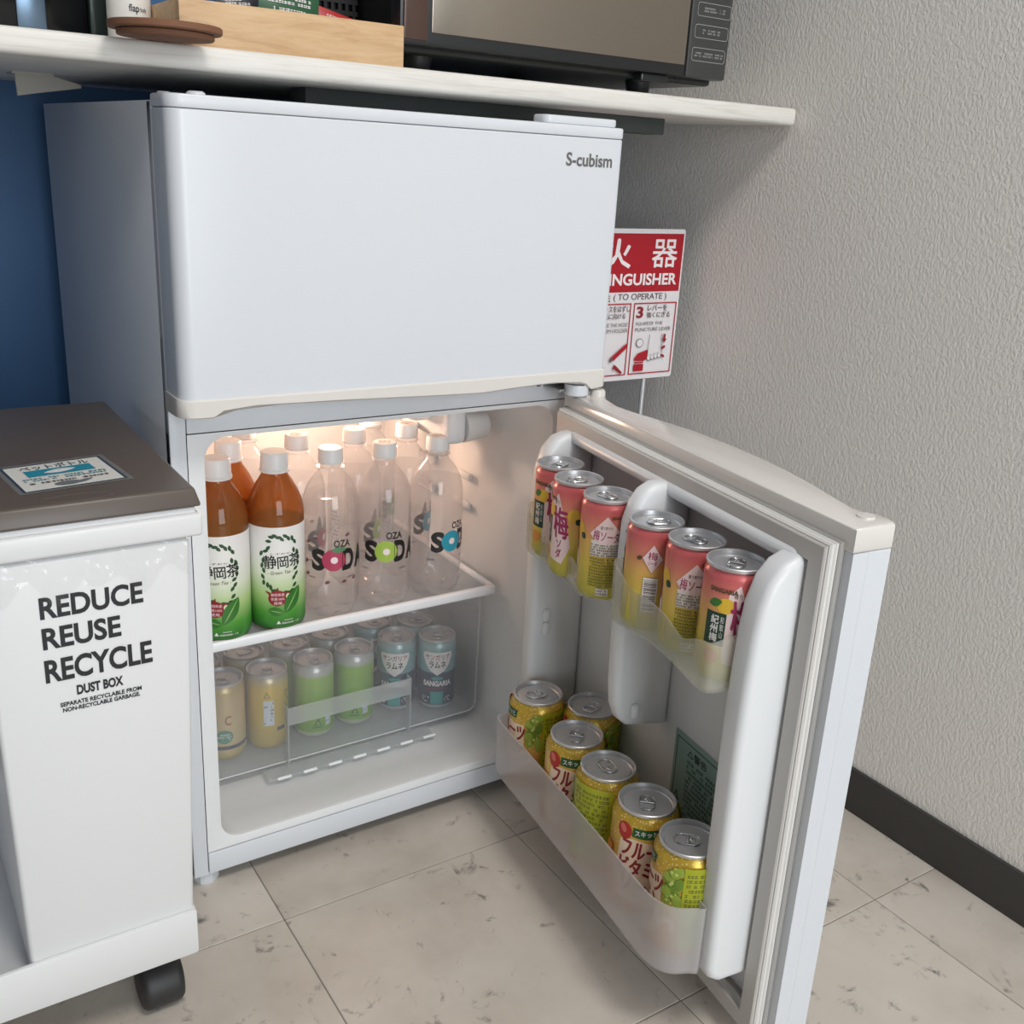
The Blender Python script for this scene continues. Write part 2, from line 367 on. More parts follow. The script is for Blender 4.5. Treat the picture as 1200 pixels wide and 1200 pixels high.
# freezer door
def freezer_door():
    bm = new_bm(); y0 = -.0487; pts = []
    prof = [(.003, -.003), (FW - .003, -.003)]
    for k in range(5): a = k / 4 * PI / 2; prof.append((FW - .006 + .006 * math.cos(a), y0 + .006 - .006 * math.sin(a)))
    for k in range(7): x = FW - .02 - (FW - .034) * k / 6; prof.append((x, y0 - .0016 * math.sin(PI * (x / FW))))
    for k in range(6): a = PI / 2 + k / 5 * PI / 2; prof.append((.013 + .013 * math.cos(a), y0 + .014 - .014 * math.sin(a)))
    prof.append((0, -.003))
    prof = prof[1:] if prof[0][0] < .01 else prof
    def lay(z0, z1, gr=0, ins=0):
        q = [(FW / 2 + (x - FW / 2) * (1 + gr / FW * 2), y - (gr if y < -.01 else 0)) for x, y in prof]
        prism(bm, q, 'z', z0, z1, .0008 if not gr else .0012, 1)
    lay(.566, .8105); d = obj('freezer_door', bm, white, fr, 30)
    bm = new_bm(); q = [(FW / 2 + (x - FW / 2) * 1.001, y - (.0003 if y < -.01 else 0)) for x, y in prof]; prism(bm, q, 'z', .811, .822, .002, 2); obj('top_trim', bm, white, d, 40)
    # handle trim: bottom edge scooped for the fingers
    bm = new_bm(); scoop = [(-.003, .552), (.028, .551), (.0335, .5565), (.068, .5595), (.153, .5578), (.25, .5545), (.31, .5528), (.36, .5555), (.404, .557), (.447, .5545), (.454, .546), (.472, .5475), (.478, .5485)]
    def zb(x):
        for (a, za), (b, zb_) in zip(scoop, scoop[1:]):
            if a <= x <= b: return za + (zb_ - za) * (x - a) / (b - a)
        return .55
    q = [(FW / 2 + (x - FW / 2) * 1.008, y - (.0018 if y < -.01 else 0)) for x, y in prof]
    # densify the front run
    dq = []
    for p, r_ in zip(q, q[1:] + q[:1]):
        k = max(1, int((Vector(p) - Vector(r_)).length / .008))
        for i in range(k): dq.append((p[0] + (r_[0] - p[0]) * i / k, p[1] + (r_[1] - p[1]) * i / k))
    lo = [bm.verts.new((x, y, zb(x) if y < -.02 else .551)) for x, y in dq]; lo2 = [bm.verts.new((x, y + (.0012 if y < -.03 else 0), (zb(x) if y < -.02 else .551) - .0012)) for x, y in dq]
    up = [bm.verts.new((x, y, .566)) for x, y in dq]; up2 = [bm.verts.new((x, y + (.0015 if y < -.03 else 0), .5675)) for x, y in dq]
    for a, b in ((lo2, lo), (lo, up), (up, up2)):
        for k in range(len(a)): bm.faces.new((a[k], b[k], b[(k + 1) % len(a)], a[(k + 1) % len(a)]))
    bm.faces.new(lo2[::-1]); bm.faces.new(up2); obj('handle_trim', bm, trimw, d, 40)
    bm = new_bm(); box(bm, .006, FW - .006, -.0035, -.0006, .575, .80, 0); obj('door_gasket', bm, mat('grey_gasket', rgb(165, 163, 160), .6), d)
    p = Print(); p.text('S-cubism', .4005, .4605, .7822, .7955, mat('grey_badge_print', rgb(120, 118, 116), .35, .4), .022)
    p.build('lettering', lambda x, z, e: (x, y0 - .0010 - e - .0016 * math.sin(PI * x / FW) + .0006, z), d)
    return d
fd = freezer_door()
# hinge cover on the top right corner and little caps on the left
bm = new_bm(); prism(bm, rrect(.375, .468, -.046, -.018, .008, 4), 'z', .822, .830, .002, 2); obj('hinge_cover', bm, white, fr, 40)
bm = new_bm(); lathe(bm, [(0, .825), (.006, .825), (.008, .8235), (.0085, .8215), (0, .8215)], 14, .03, -.03); obj('hole_cap', bm, white, fr, 40)
bm = new_bm(); lathe(bm, [(0, .824), (.005, .824), (.006, .8225), (.006, .8165), (0, .8165)], 14, .012, -.0) ; obj('hole_cap', bm, white, fr, 40)
# middle hinge: bracket, boss, screws
bm = new_bm(); box(bm, .425, .470, -.034, .0, .540, .5435, .001); obj('hinge_bracket', bm, mat('galvanised_steel', rgb(170, 172, 174), .4, .8), fr)
bm = new_bm(); lathe(bm, [(0, .5365), (.0125, .5365), (.014, .538), (.014, .5495), (0, .5495)], 20, .4465, -.036); obj('hinge_boss', bm, white, fr, 40)
for x in (.384, .418):
    bm = new_bm(); lathe(bm, [(0, 0), (.0042, 0), (.0048, .0012), (.003, .0026), (0, .0028)], 12); o = obj('screw', bm, mat('dark_screw', rgb(120, 120, 122), .4, .9), fr, 40)
    o.rotation_euler = (PI / 2, 0, 0); o.location = (x, -.001, .5455)

# ---- shelf, thermostat knob, lamp inside
glassm = clear('clear_shelf_plastic', (.9, .93, .94, 1), .12, (.85, .88, .9, 1), .1)
SZ = .2565
SY = .076
sh = bxo('shelf', clear('frosted_shelf_plastic', (.8, .83, .85, 1), .55, (.72, .75, .78, 1), .2), fr, .037, .428, SY + .006, .37, SZ - .005, SZ - .001)
bm = new_bm(); box(bm, .036, .4265, SY, SY + .009, SZ - .009, SZ + .0035, .003, 3); box(bm, .4185, .428, SY + .005, .36, SZ - .008, SZ + .003, .003, 2); box(bm, .036, .043, SY + .005, .36, SZ - .008, SZ + .003, .003, 2)
obj('shelf_edge', bm, mat('white_shelf_trim', rgb(238, 240, 243), .25), sh, 40)
bm = new_bm(); lathe(bm, [(0, 0), (.02, 0), (.0205, .004), (.0175, .03), (.0155, .034), (0, .035)], 24, rfun=lambda r, z, t: (r * (1 + (.035 * math.cos(8 * t) if .003 < z < .031 else 0)), z))
knob = obj('thermostat_knob', bm, mat('knob_white', rgb(220, 219, 218), .35), fr, 50); 
knob.matrix_basis = Matrix.Translation((.3885, .118, .4665)) @ Matrix.Rotation(PI / 2, 4, 'Y') @ Matrix.Rotation(0, 4, 'Z')
bm = new_bm(); box(bm, .36, .3885, .10, .26, .448, .50, .010, 3); box(bm, .33, .375, .14, .33, .47, .514, .012, 3); obj('control_box', bm, linerw, knob, 50).matrix_parent_inverse = knob.matrix_basis.inverted()
lampm = mat('warm_bulb', (1, .7, .4, 1), .4, emit=((1, .55, .25, 1), 16))
bm = new_bm(); lathe(bm, [(0, .489), (.007, .49), (.011, .496), (.011, .503), (.007, .511), (.006, .5175), (0, .5175)], 18, .262, .245); lamp = obj('interior_lamp', bm, lampm, fr, 60)
pl = bpy.data.lights.new('interior_lamp_light', 'POINT'); pl.energy = 1.25; pl.color = (1, .64, .45); pl.shadow_soft_size = .012
plo = bpy.data.objects.new('interior_lamp_light', pl); COL.objects.link(plo); plo.location = (.262, .245, .477)

# ---- clear drawer at the bottom
dm = clear('clear_drawer_plastic', (.97, .975, .98, 1), .11, (.86, .87, .89, 1), .06)
dmi = clear('milky_drawer_plastic', (.9, .91, .92, 1), .3, (.86, .88, .9, 1), .1)
DY = .108; DX0, DX1, DZ0, DZ1 = .041, .4225, .062, .236
def drawer():
    bm = new_bm(); prism(bm, rrect(DX0, DX1, DZ0, DZ1, .012, 4), 'y', DY, DY + .002); d = obj('drawer', bm, dm, fr)
    bm = new_bm(); box(bm, DX0, DX1, DY + .002, .36, DZ0 - .002, DZ0); obj('drawer_floor', bm, dmi, d)
    [bxo('drawer_side', dm, d, xx, xx + .002, DY + .002, .36, DZ0, DZ1 - .02) for xx in (DX0, DX1 - .002)]
    # bright moulded rim
    bm = new_bm(); path = [(x, DY - .0006, z) for x, z in rrect(DX0, DX1, DZ0, DZ1, .012, 6)]; tube(bm, path, .0009, 6, True); obj('drawer_rim', bm, mat('moulded_rim', rgb(206, 208, 212), .2), d, 60)
    # handle pocket: band, two side posts and a ledge with slots
    bm = new_bm(); box(bm, .147, .316, DY - .012, DY - .010, .118, .142, .0008); obj('handle_band', bm, dmi, d)
    for x in (.147, .3145):
        bm = new_bm(); box(bm, x, x + .002, DY - .012, DY, .062, .142, .0006); obj('handle_post', bm, dmi, d)
    bm = new_bm(); box(bm, .118, .345, DY - .024, DY, .055, .0572, .0008); obj('drawer_ledge', bm, dmi, d)
    for k in range(7):
        x = .128 + k * .0335; bm = new_bm(); box(bm, x, x + .018, DY - .026, DY - .0225, .0545, .0578, .0012); obj('slot_edge', bm, mat('slot_white', rgb(240, 242, 244), .3), d)
    return d
dr = drawer()

# ------------------------------------------------------------------ open door (door frame: u from hinge, w outward, z up)
DU = Vector((-.1377, -.9905, .0039)); DW = Vector((.9904, -.1376, .0097)); DZ = Vector((-.0091, .0052, .9999)); DO = Vector((.4458, -.0207, .29)) - DZ * .29
DM = Matrix(((DU.x, DW.x, DZ.x, DO.x), (DU.y, DW.y, DZ.y, DO.y), (DU.z, DW.z, DZ.z, DO.z), (0, 0, 0, 1)))
def dpt(u, w, z): return DO + DU * u + DW * w + DZ * z
def door():
    WD = .4714
    bm = new_bm(); box(bm, 0, WD, .0165, .0400, .031, .5146, .003, 2); box(bm, 0, WD, .0015, .0170, .031, .5146, .001, 1)
    # cut pocket out of the inner half: keep only the outer half plus a frame
    bm.free(); bm = new_bm(); box(bm, 0, WD, .0165, .0400, .031, .5146, .0006, 1)
    for a in ((0, .036, .031, .5146), (.437, WD, .031, .5146), (.036, .437, .5015, .5146), (.036, .437, .031, .078)): box(bm, a[0], a[1], .0012, .0167, a[2], a[3])
    d = obj('fridge_door', bm, white, fr, 30); d.matrix_basis = DM
    def part(name, bm, m, sm=35): o = obj(name, bm, m, d, sm); return o
    # top trim: its outer edge swells into a finger grip
    edge = [(0, .041), (.012, .043), (.022, .041), (.04, .031), (.075, .026), (.105, .03), (.14, .039), (.19, .049), (.245, .053), (.295, .053), (.335, .05), (.37, .045), (.405, .038), (.43, .034), (.442, .036), (.449, .043), (.466, .0425), (.472, .039)]
    bm = new_bm(); prism(bm, [(u, w) for u, w in edge] + [(.472, .0), (0, 0.)], 'z', .5146, .5358, .0022, 2)
    tt = part('handle_trim', bm, trimw, 45)
    bm = new_bm(); lathe(bm, [(.0075, .5358), (.007, .5372), (0, .5376)], 18, .452, .027); part('hole_cap', bm, trimw, 60)
    bm = new_bm(); lathe(bm, [(.009, .5358), (.0085, .5405), (.007, .5425), (0, .5425)], 18, .021, .031); part('hinge_pin_cap', bm, trimw, 60)
    bm = new_bm(); box(bm, 0, WD, 0, .04, .014, .0312, .002); part('bottom_trim', bm, trimw)
    # gasket frame: three pleats
    gm = mat('white_gasket', rgb(226, 224, 220), .45); gg = mat('grey_gasket_channel', rgb(168, 166, 163), .55)
    def fr_(name, u0, u1, z0, z1, t, w0, w1, m, r=.001):
        bm = new_bm(); loops = []
        for k, w in ((0, w1), (0, w0 + r), (r, w0), (t - r, w0), (t, w0 + r), (t, w1)):
            loops.append([bm.verts.new(q) for q in ((u0 + k, w, z0 + k), (u1 - k, w, z0 + k), (u1 - k, w, z1 - k), (u0 + k, w, z1 - k))])
        for A, B in zip(loops, loops[1:] + loops[:1]):
            for k in range(4): bm.faces.new((A[k], A[(k + 1) % 4], B[(k + 1) % 4], B[k]))
        part(name, bm, m)
    fr_('gasket_channel', .006, .462, .024, .5215, .024, -.004, .001, gg)
    fr_('gasket', .0075, .4605, .0255, .5205, .022, -.0075, -.0042, gm, .0014); fr_('gasket', .008, .460, .026, .520, .0205, -.0115, -.0078, gm, .0016)
    fr_('gasket_lip', .0105, .4575, .0285, .5175, .018, -.0145, -.0118, mat('gasket_lip_grey', rgb(196, 193, 189), .5), .0012)
    # liner: recessed back and standing walls
    bm = new_bm(); box(bm, .034, .439, .0125, .0166, .07, .504)
    def wall(u0, u1, tip, wb=.013):
        prism(bm, [(wb, tip[0][1])] + tip + [(wb, tip[-1][1])], 'x', u0, u1, .0075, 4)
    wall(.409, .4365, [(0, .5045), (-.017, .5005), (-.03, .495), (-.042, .481), (-.049, .46), (-.052, .436), (-.054, .39), (-.055, .33), (-.054, .22), (-.0535, .10), (-.05, .09), (-.04, .083), (0, .083)])
    wall(.224, .2455, [(0, .5045), (-.03, .503), (-.041, .497), (-.049, .486), (-.0555, .466), (-.0575, .405), (-.0555, .295), (-.053, .268), (-.047, .252), (-.037, .243), (0, .236)])
    wall(.03, .054, [(0, .5045), (-.022, .5015), (-.034, .497), (-.046, .484), (-.053, .46), (-.055, .42), (-.055, .12), (-.05, .09), (0, .083)])
    box(bm, .045, .43, -.018, .013, .489, .5055, .008, 4); box(bm, .04, .43, -.02, .013, .083, .0875, .002, 2)
    li = part('door_liner', bm, linerw, 50)
    for u, w, z in ((.0555, -.037, .285), (.0555, -.037, .268), (.2475, -.032, .262)):
        bm = new_bm(); box(bm, u - .003, u + .004, w - .0045, w + .0045, z - .008, z + .008, .0032, 3); part('bin_peg', bm, linerw, 60)
    return d
dd = door()
binm = clear('frosted_bin_plastic', (.95, .95, .92, 1), .27, (.86, .87, .82, 1), .18)
binlow = clear('milky_bin_plastic', (.92, .92, .93, 1), .44, (.84, .83, .84, 1), .2)
def smooth_path(pts, n=6):
    out = []
    for i in range(len(pts) - 1):
        p0, p1, p2, p3 = pts[max(i - 1, 0)], pts[i], pts[i + 1], pts[min(i + 2, len(pts) - 1)]
        for k in range(n):
            t = k / n; out.append(tuple(.5 * (2 * p1[a] + (p2[a] - p0[a]) * t + (2 * p0[a] - 5 * p1[a] + 4 * p2[a] - p3[a]) * t * t + (3 * p1[a] - p0[a] - 3 * p2[a] + p3[a]) * t ** 3) for a in range(len(p1))))
    out.append(pts[-1]); return out
def door_bin(path, zb, m, th=.0018, name='door_bin', rim=None):
    """path: (u, w, z_top) along the bin's wall from the hinge side round the front to the free side"""
    p = smooth_path(path, 5); bm = new_bm(); n = len(p); cu = sum(q[0] for q in p) / n; O_, I_ = [], []
    for i, (u, w, zt) in enumerate(p):
        a, b = p[max(i - 1, 0)], p[min(i + 1, n - 1)]; t = Vector((b[0] - a[0], b[1] - a[1])).normalized(); nr = Vector((t.y, -t.x))
        if nr.dot(Vector((u - cu, w + .02))) < 0: nr = -nr
        O_.append((u, w, zt)); I_.append((u - nr.x * th, w - nr.y * th, zt))
    ch = .006
    def col(q, zz, ins=0): return bm.verts.new((q[0] + (cu - q[0]) * ins, q[1] * (1 - ins * 2), zz))
    ob = [col(q, zb, .012) for q in O_]; om = [col(q, zb + ch) for q in O_]; ot = [bm.verts.new(q) for q in O_]
    it = [bm.verts.new(q) for q in I_]; ib = [col(q, zb + .002, .004) for q in I_]
    for A, B in ((ob, om), (om, ot), (ot, it), (it, ib)):
        for k in range(n - 1): bm.faces.new((A[k], B[k], B[k + 1], A[k + 1]))
    bm.faces.new(ob); bm.faces.new(ib[::-1])
    o = obj(name, bm, m, dd, 50)
    return o
door_bin([(.0575, .004, .43), (.0575, -.03, .43), (.0575, -.06, .43), (.061, -.071, .428), (.072, -.0725, .418), (.10, -.0705, .404), (.136, -.069, .40), (.165, -.0725, .405), (.185, -.0765, .405), (.200, -.0735, .408), (.2075, -.06, .41), (.221, -.045, .415), (.222, -.02, .42), (.222, .004, .42)], .3735, binm)
door_bin([(.2465, .004, .43), (.2465, -.03, .43), (.2465, -.06, .434), (.2485, -.0715, .434), (.258, -.0745, .43), (.28, -.071, .417), (.306, -.066, .4135), (.33, -.066, .411), (.352, -.068, .405), (.366, -.0705, .406), (.385, -.073, .4155), (.399, -.0735, .419), (.4075, -.068, .421), (.4085, -.045, .425), (.4085, .004, .428)], .3735, binm)
lowp = [(.0605, .006, .166), (.0605, -.04, .166), (.0605, -.085, .168), (.064, -.0975, .168), (.078, -.1, .1665), (.14, -.0985, .1665), (.22, -.0975, .1665), (.30, -.097, .1665), (.37, -.0975, .1665), (.394, -.0965, .1665), (.410, -.091, .1665), (.4195, -.081, .1665), (.424, -.068, .166), (.427, -.058, .165)]
door_bin(lowp + [(.408, -.0545, .164), (.4075, -.03, .164), (.4075, .006, .164)], .092, binlow)
# warning label on the door liner
p = Print(); gl = mat('pale_green_label', rgb(150, 176, 168), .45); gi = mat('dark_label_ink', rgb(40, 62, 58), .5)
p.rect(.262, .398, .098, .243, gl, .003); p.frame(.266, .357, .103, .236, .0012, gi); p.frame(.36, .394, .103, .236, .0010, gi)
p.text('△警告', .285, .318, .2215, .2305, gi, .02); p.fine(.286, .352, .108, .219, 20, gi, .85, 3); p.fine(.363, .391, .11, .232, 22, gi, .8, 4); p.text('△', .2695, .279, .165, .175, gi, .01)
p.build('warning_label', lambda x, z, e: (x, .0124 - e - .0003, z), dd, .00005)

# ------------------------------------------------------------------ cans
alu = mat('brushed_aluminium', rgb(206, 206, 208), .38, .8)
tabm = mat('bright_aluminium', rgb(214, 214, 216), .22, 1.0)
def can_root(name, R, H, lidr, bodym, label, neck):
    t = thing(name, label, 'can')
    bm = new_bm(); lathe(bm, [(0, .006), (R * .7, .004), (R * .80, .0005), (R * .86, .0008), (R * .97, .006), (R, .010), (R, H - neck), (R * .985, H - neck + .003), (lidr - .002, H - .0045), (lidr - .001, H - .003)], 40)
    b = obj('body', bm, bodym, t, 40)
    bm = new_bm(); lathe(bm, [(lidr - .0015, H - .0042), (lidr, H - .003), (lidr, H - .0006), (lidr - .0007, H), (lidr - .0019, H - .0004), (lidr - .0028, H - .0052), (lidr - .0042, H - .0060), (lidr - .0055, H - .0042), (lidr * .42, H - .0038), (0, H - .0038)], 40)
    l = obj('lid', bm, alu, t, 40)
    bm = new_bm(); k = lidr / .026; z = H - .0026
    path = [(x, y, z) for x, y in rrect(-.0068 * k, .0068 * k, -.0125 * k, .0085 * k, .0062 * k, 5)]
    tube(bm, path, .00095, 6, True, .8)
    tube(bm, [(-.006 * k, -.0015 * k, z), (.006 * k, -.0015 * k, z)], .0011, 6, False, .7)
    lathe(bm, [(0, z + .0008), (.0026, z + .0006), (.0034, z - .0004), (.0034, H - .0039)], 12, 0, .0026 * k)
    prism(bm, rrect(-.0055 * k, .0055 * k, -.0005 * k, .0075 * k, .003 * k, 4), 'z', z - .0005, z + .0003)
    obj('pull_tab', bm, tabm, l, 50)
    return t, b
wht = mat('print_white', rgb(232, 228, 226), .35); blk = mat('print_black', rgb(28, 26, 28), .4); crim = mat('print_crimson', rgb(150, 30, 52), .35); mag = mat('print_magenta', rgb(160, 42, 92), .35)
pinkw = mat('print_pale_pink', rgb(236, 212, 212), .35); dkg = mat('print_dark_green', rgb(28, 62, 46), .4); lfg = mat('print_leaf_green', rgb(56, 118, 48), .35); plum = mat('print_plum_yellow', rgb(226, 186, 58), .35); plo_ = mat('print_plum_orange', rgb(214, 142, 62), .35)
brn = mat('print_brown', rgb(92, 70, 50), .45); olv = mat('print_olive', rgb(96, 98, 38), .45); tea_red = mat('print_deep_red', rgb(146, 34, 44), .35)
# plum soda, 190 ml
HU, RU = .1045, .0262
umb = zgrad('pink_to_yellow_can', [(0, rgb(180, 176, 70)), (.36, rgb(220, 196, 84)), (.6, rgb(228, 180, 98)), (.78, rgb(220, 134, 112)), (.92, rgb(208, 104, 104)), (1, rgb(206, 102, 104))], 0, .1, .3, .15)
ume, b_ = can_root('plum_soda_can', RU, HU, .0256, umb, 'x', .011)
p = Print(); Cc = 2 * PI * RU
# front face (s = 0): panel with the plum sign, fruit, dark green box
p.poly([(.0005, .082), (.009, .091), (.0225, .055), (.0265, .036), (.018, .016), (.001, .020), (-.002, .045)], pinkw)
p.ell(-.001, .0715, .0078, .007, plum); p.ell(-.009, .024, .0068, .0068, plo_); p.leaf(-.0105, .073, .0125, .0075, .35, lfg); p.ell(.0285, .07, .0065, .0075, plum); p.leaf(.0335, .064, .008, .007, -.6, dkg)
p.rect(-.0175, .0005, .035, .0645, dkg); p.text('紀\n州\n梅', -.0125, -.0055, .038, .062, wht, .012); p.text('和\n歌\n山', -.0042, -.001, .042, .0615, wht, 0)
p.text('梅', .0042, .0225, .044, .077, mag, .022, 0, -.1); p.text('ソ\nダ', .010, .017, .022, .042, mag, .01); p.text('香り', .0045, .0115, .0795, .084, brn, .0); p.text('SANGARIA', -.0165, .0075, .0825, .0868, brn, .04)
# diamond face
a = Cc * .36
p.poly([(a, .089), (a + .0165, .0695), (a, .050), (a - .0165, .0695)], pinkw); p.text('梅ソーダ', a - .0125, a + .0135, .0630, .0740, mag, .012, -.08); p.text('香り爽やか', a - .006, a + .006, .0755, .079, brn, 0)
p.rect(a - .0145, a + .0145, .047, .0635, mat('print_pale_band', rgb(222, 214, 206), .4)); p.poly([(a, .089), (a + .0165, .0695), (a, .058), (a - .0165, .0695)], pinkw); p.text('梅ソーダ', a - .0125, a + .0135, .0630, .0740, mag, .012, -.08); p.text('香り爽やか', a - .006, a + .006, .0755, .079, brn, 0)
p.fine(a - .014, a + .014, .0475, .0605, 5, brn, .9, 5); p.fine(a - .0145, a + .0145, .015, .046, 10, olv, .92, 6); p.rect(a - .006, a + .006, .006, .0135, wht); p.fine(a - .0055, a + .0055, .0065, .013, 2, brn, .9, 7); p.text('SANGARIA', a + .004, a + .016, .0865, .0895, brn, .04)
# barcode face
a = -Cc * .30
p.poly([(a, .088), (a + .009, .0745), (a, .061), (a - .009, .0745)], pinkw); p.text('梅', a - .0042, a + .0042, .0735, .0815, mag, .012); p.text('ソーダ', a - .0042, a + .0042, .068, .0725, mag, .012); p.leaf(a - .012, .074, .006, .004, .6, brn)
p.rect(a - .0065, a + .0065, .022, .056, wht); p.k += 1
z = .024
while z < .0545:
    h = random.choice((.0004, .0007, .001)); p.poly([(a - .0055, z), (a + .0055, z), (a + .0055, z + h), (a - .0055, z + h)], brn, False); z += h + random.choice((.0005, .0008, .0011))
p.fine(a + .0115, a + .021, .02, .06, 9, olv, .85, 8)
p.build('printed_label', cyl(RU), b_, .00002, .004)
# fruit vitamin soda, 350 ml
HL, RL = .1135, .0325
fvm = zgrad('gold_dotted_can', [(0, rgb(206, 120, 52)), (.25, rgb(222, 160, 70)), (.6, rgb(222, 176, 84)), (.85, rgb(206, 170, 62)), (1, rgb(190, 160, 60))], 0, .115, .28, .35, spots=(rgb(240, 218, 160), 330., .22))
fvs, b_ = can_root('fruit_soda_can', RL, HL, .0285, fvm, 'x', .015)
cream = mat('print_cream', rgb(240, 214, 186), .35); grp = mat('print_grape_green', rgb(150, 170, 62), .3); grp2 = mat('print_grape_dark', rgb(110, 138, 44), .3); lime = mat('print_lime', rgb(172, 178, 42), .3, .2); grn = mat('print_banner_green', rgb(22, 88, 40), .35); org = mat('print_orange', rgb(226, 150, 40), .3); redc = mat('print_red', rgb(178, 38, 34), .35); txr = mat('print_text_red', rgb(146, 34, 44), .35)
p = Print(); Cl = 2 * PI * RL
p.poly([(-.024, .083), (-.010, .088), (.012, .084), (.026, .086), (.028, .05), (.024, .02), (.0, .012), (-.020, .02), (-.027, .05)], cream)
p.ell(-.020, .094, .008, .0095, redc); p.ell(-.0215, .096, .003, .005, mat('print_salmon', rgb(216, 112, 92), .35), rot=.4)
p.poly([(-.011, .1005), (.0, .1002), (.0165, .1015), (.0145, .091), (.0, .0895), (-.012, .0905)], grn); p.text('スキッと', -.009, .0125, .0925, .0985, wht, .03, .04)
for body, x0, x1, y0, y1 in (('フルーツ', -.021, .027, .066, .084), ('ビタミン', -.0225, .0255, .046, .065), ('ソーダ', -.018, .021, .026, .045)):
    p.text(body, x0, x1, y0, y1, txr, .045, -.08)
for k in range(22):
    p.ell(.0375 + random.uniform(-.005, .008), random.uniform(.055, .1), .0048, .0052, (grp, grp2)[k % 2], 14); p.ell(.0365 + random.uniform(-.004, .006), random.uniform(.06, .1), .0016, .0018, mat('print_grape_light', rgb(196, 206, 110), .3), 10)
p.ell(.036, .038, .010, .008, cream); p.ell(.037, .03, .008, .01, org)
p.rect(.0475, .0475 + .046, .014, .104, lime); p.fine(.05, .0905, .03, .099, 13, olv, .8, 11); p.rect(.0475, .0935, .0115, .0145, redc)
p.rect(-Cl / 2 + .0105, -.033, .014, .104, org) if False else None
p.rect(-.046, -.0335, .012, .07, mat('print_orange2', rgb(224, 138, 40), .3)); p.poly([(-.046, .035), (-.0335, .02), (-.0335, .012), (-.046, .012)], redc)
p.build('printed_label', cyl(RL), b_, .00002, .004)
def facing(x, y, extra=0): return math.atan2(CC.x - x, -(CC.y - y)) + math.radians(extra)

up_specs = [(.084, -.047, -34, 'plum soda can nearest the hinge in the upper hinge-side bin, big pink character turned out'),
            (.138, -.054, -66, 'plum soda can in the middle of the hinge-side door bin, yellow fruit showing'),
            (.1945, -.051, -128, 'plum soda can beside the white divider in the hinge-side door bin, pink diamond showing'),
            (.273, -.046, 108, 'plum soda can with its barcode showing, beside the divider in the free-end upper bin'),
            (.326, -.038, -124, 'plum soda can with pink diamond in the middle of the free-end upper door bin'),
            (.3805, -.036, -6, 'plum soda can with dark green box at the free end of the upper door bin')]
lo_specs = [(.0925, -.0625, -70, 'fruit soda can nearest the hinge at the front of the milky lower bin'),
            (.1395, -.0165, -30, 'fruit soda can pushed to the back of the lower bin behind its row'),
            (.1865, -.0625, -6, 'fruit soda can second in the lower bin front row, lettering half hidden'),
            (.2518, -.0615, -150, 'fruit soda can turned to its plain lime green side in the lower bin'),
            (.3165, -.0555, 2, 'fruit soda can with its dark red lettering and green banner facing fully outwards'),
            (.3815, -.0505, -84, 'fruit soda can with green grapes at the free end of the lower door bin')]
kids_index()
def place_cans(proto, specs, z, group):
    for i, (u, w, ex, lab) in enumerate(specs):
        p = dpt(u, w, z); o = proto if i == 0 else dup(proto)
        o.location = p; o.rotation_euler = (0, 0, facing(p.x, p.y, ex)); o['label'] = lab; o['group'] = group
place_cans(ume, up_specs, .3762, 'plum soda cans in the upper door bins')
place_cans(fvs, lo_specs, .0945, 'fruit vitamin soda cans in the lower door bin')
# drawer cans
def simple_can(name, bodym, fn):
    t, b = can_root(name, RU, HU, .0252, bodym, 'x', .012); p = Print(); fn(p)
    if len(p.bm.verts): p.build('printed_label', cyl(RU), b, .00002, .004)
    return t
def des_y(p):
    p.rect(-.0075, .0055, .035, .07, mat('print_pale_grey', rgb(196, 204, 214), .35)); p.fine(-.007, .005, .036, .069, 7, brn, .35, 21); p.poly([(-.007, .074), (.001, .074), (-.003, .083)], olv); p.poly([(-.0055, .0748), (-.0005, .0748), (-.003, .081)], mat('print_gold', rgb(206, 178, 84), .35)); p.rect(.009, .02, .026, .031, mat('print_navy', rgb(52, 60, 84), .4))
    p.fine(.022, .03, .03, .08, 9, brn, .7, 22)
def des_b(p):
    p.text('c', .001, .009, .050, .063, mat('print_brown_red', rgb(150, 96, 66), .4), .0); p.ell(.0, .034, .0105, .0095, mat('print_teal_green', rgb(64, 128, 104), .4)); p.fine(-.008, .008, .029, .039, 3, wht, .8, 23); p.rect(-.04, .04, .016, .021, mat('print_navy', rgb(52, 60, 84), .4)); p.ell(-.02, .065, .008, .012, mat('print_slate', rgb(84, 96, 110), .4))
def des_g(p):
    p.poly([(-.005, .018), (.005, .018), (.0, .028)], dkg); p.poly([(-.003, .019), (.003, .019), (.0, .025)], mat('print_lime2', rgb(132, 178, 70), .35)); p.rect(-.0075, .006, .0145, .0158, dkg); p.rect(.010, .018, .016, .032, mat('print_pale_grey', rgb(196, 204, 214), .35)); p.fine(.0105, .0175, .017, .031, 4, brn, .5, 25)
def des_r(p):
    p.poly([(-.020, .0875), (.020, .0875), (.021, .082), (.017, .070), (.010, .060), (.0, .053), (-.010, .060), (-.017, .070), (-.021, .082)], wht); p.text('サンガリア', -.017, .017, .0765, .0845, txr, .02); p.text('ラムネ', -.0115, .0115, .0645, .0745, blk, .03)
    p.text('SANGARIA', -.0195, .0205, .0365, .0448, wht, .05); p.fine(-.016, .017, .0305, .0355, 1, txr, .95, 29); tq = mat('print_teal', rgb(44, 150, 148), .35); p.rect(-.0085, .0085, .0095, .0285, tq); p.ell(.0, .0485, .0085, .0028, tq); p.fine(-.021, -.010, .011, .021, 3, wht, .5, 26); p.fine(.010, .02, .011, .021, 3, wht, .5, 27)
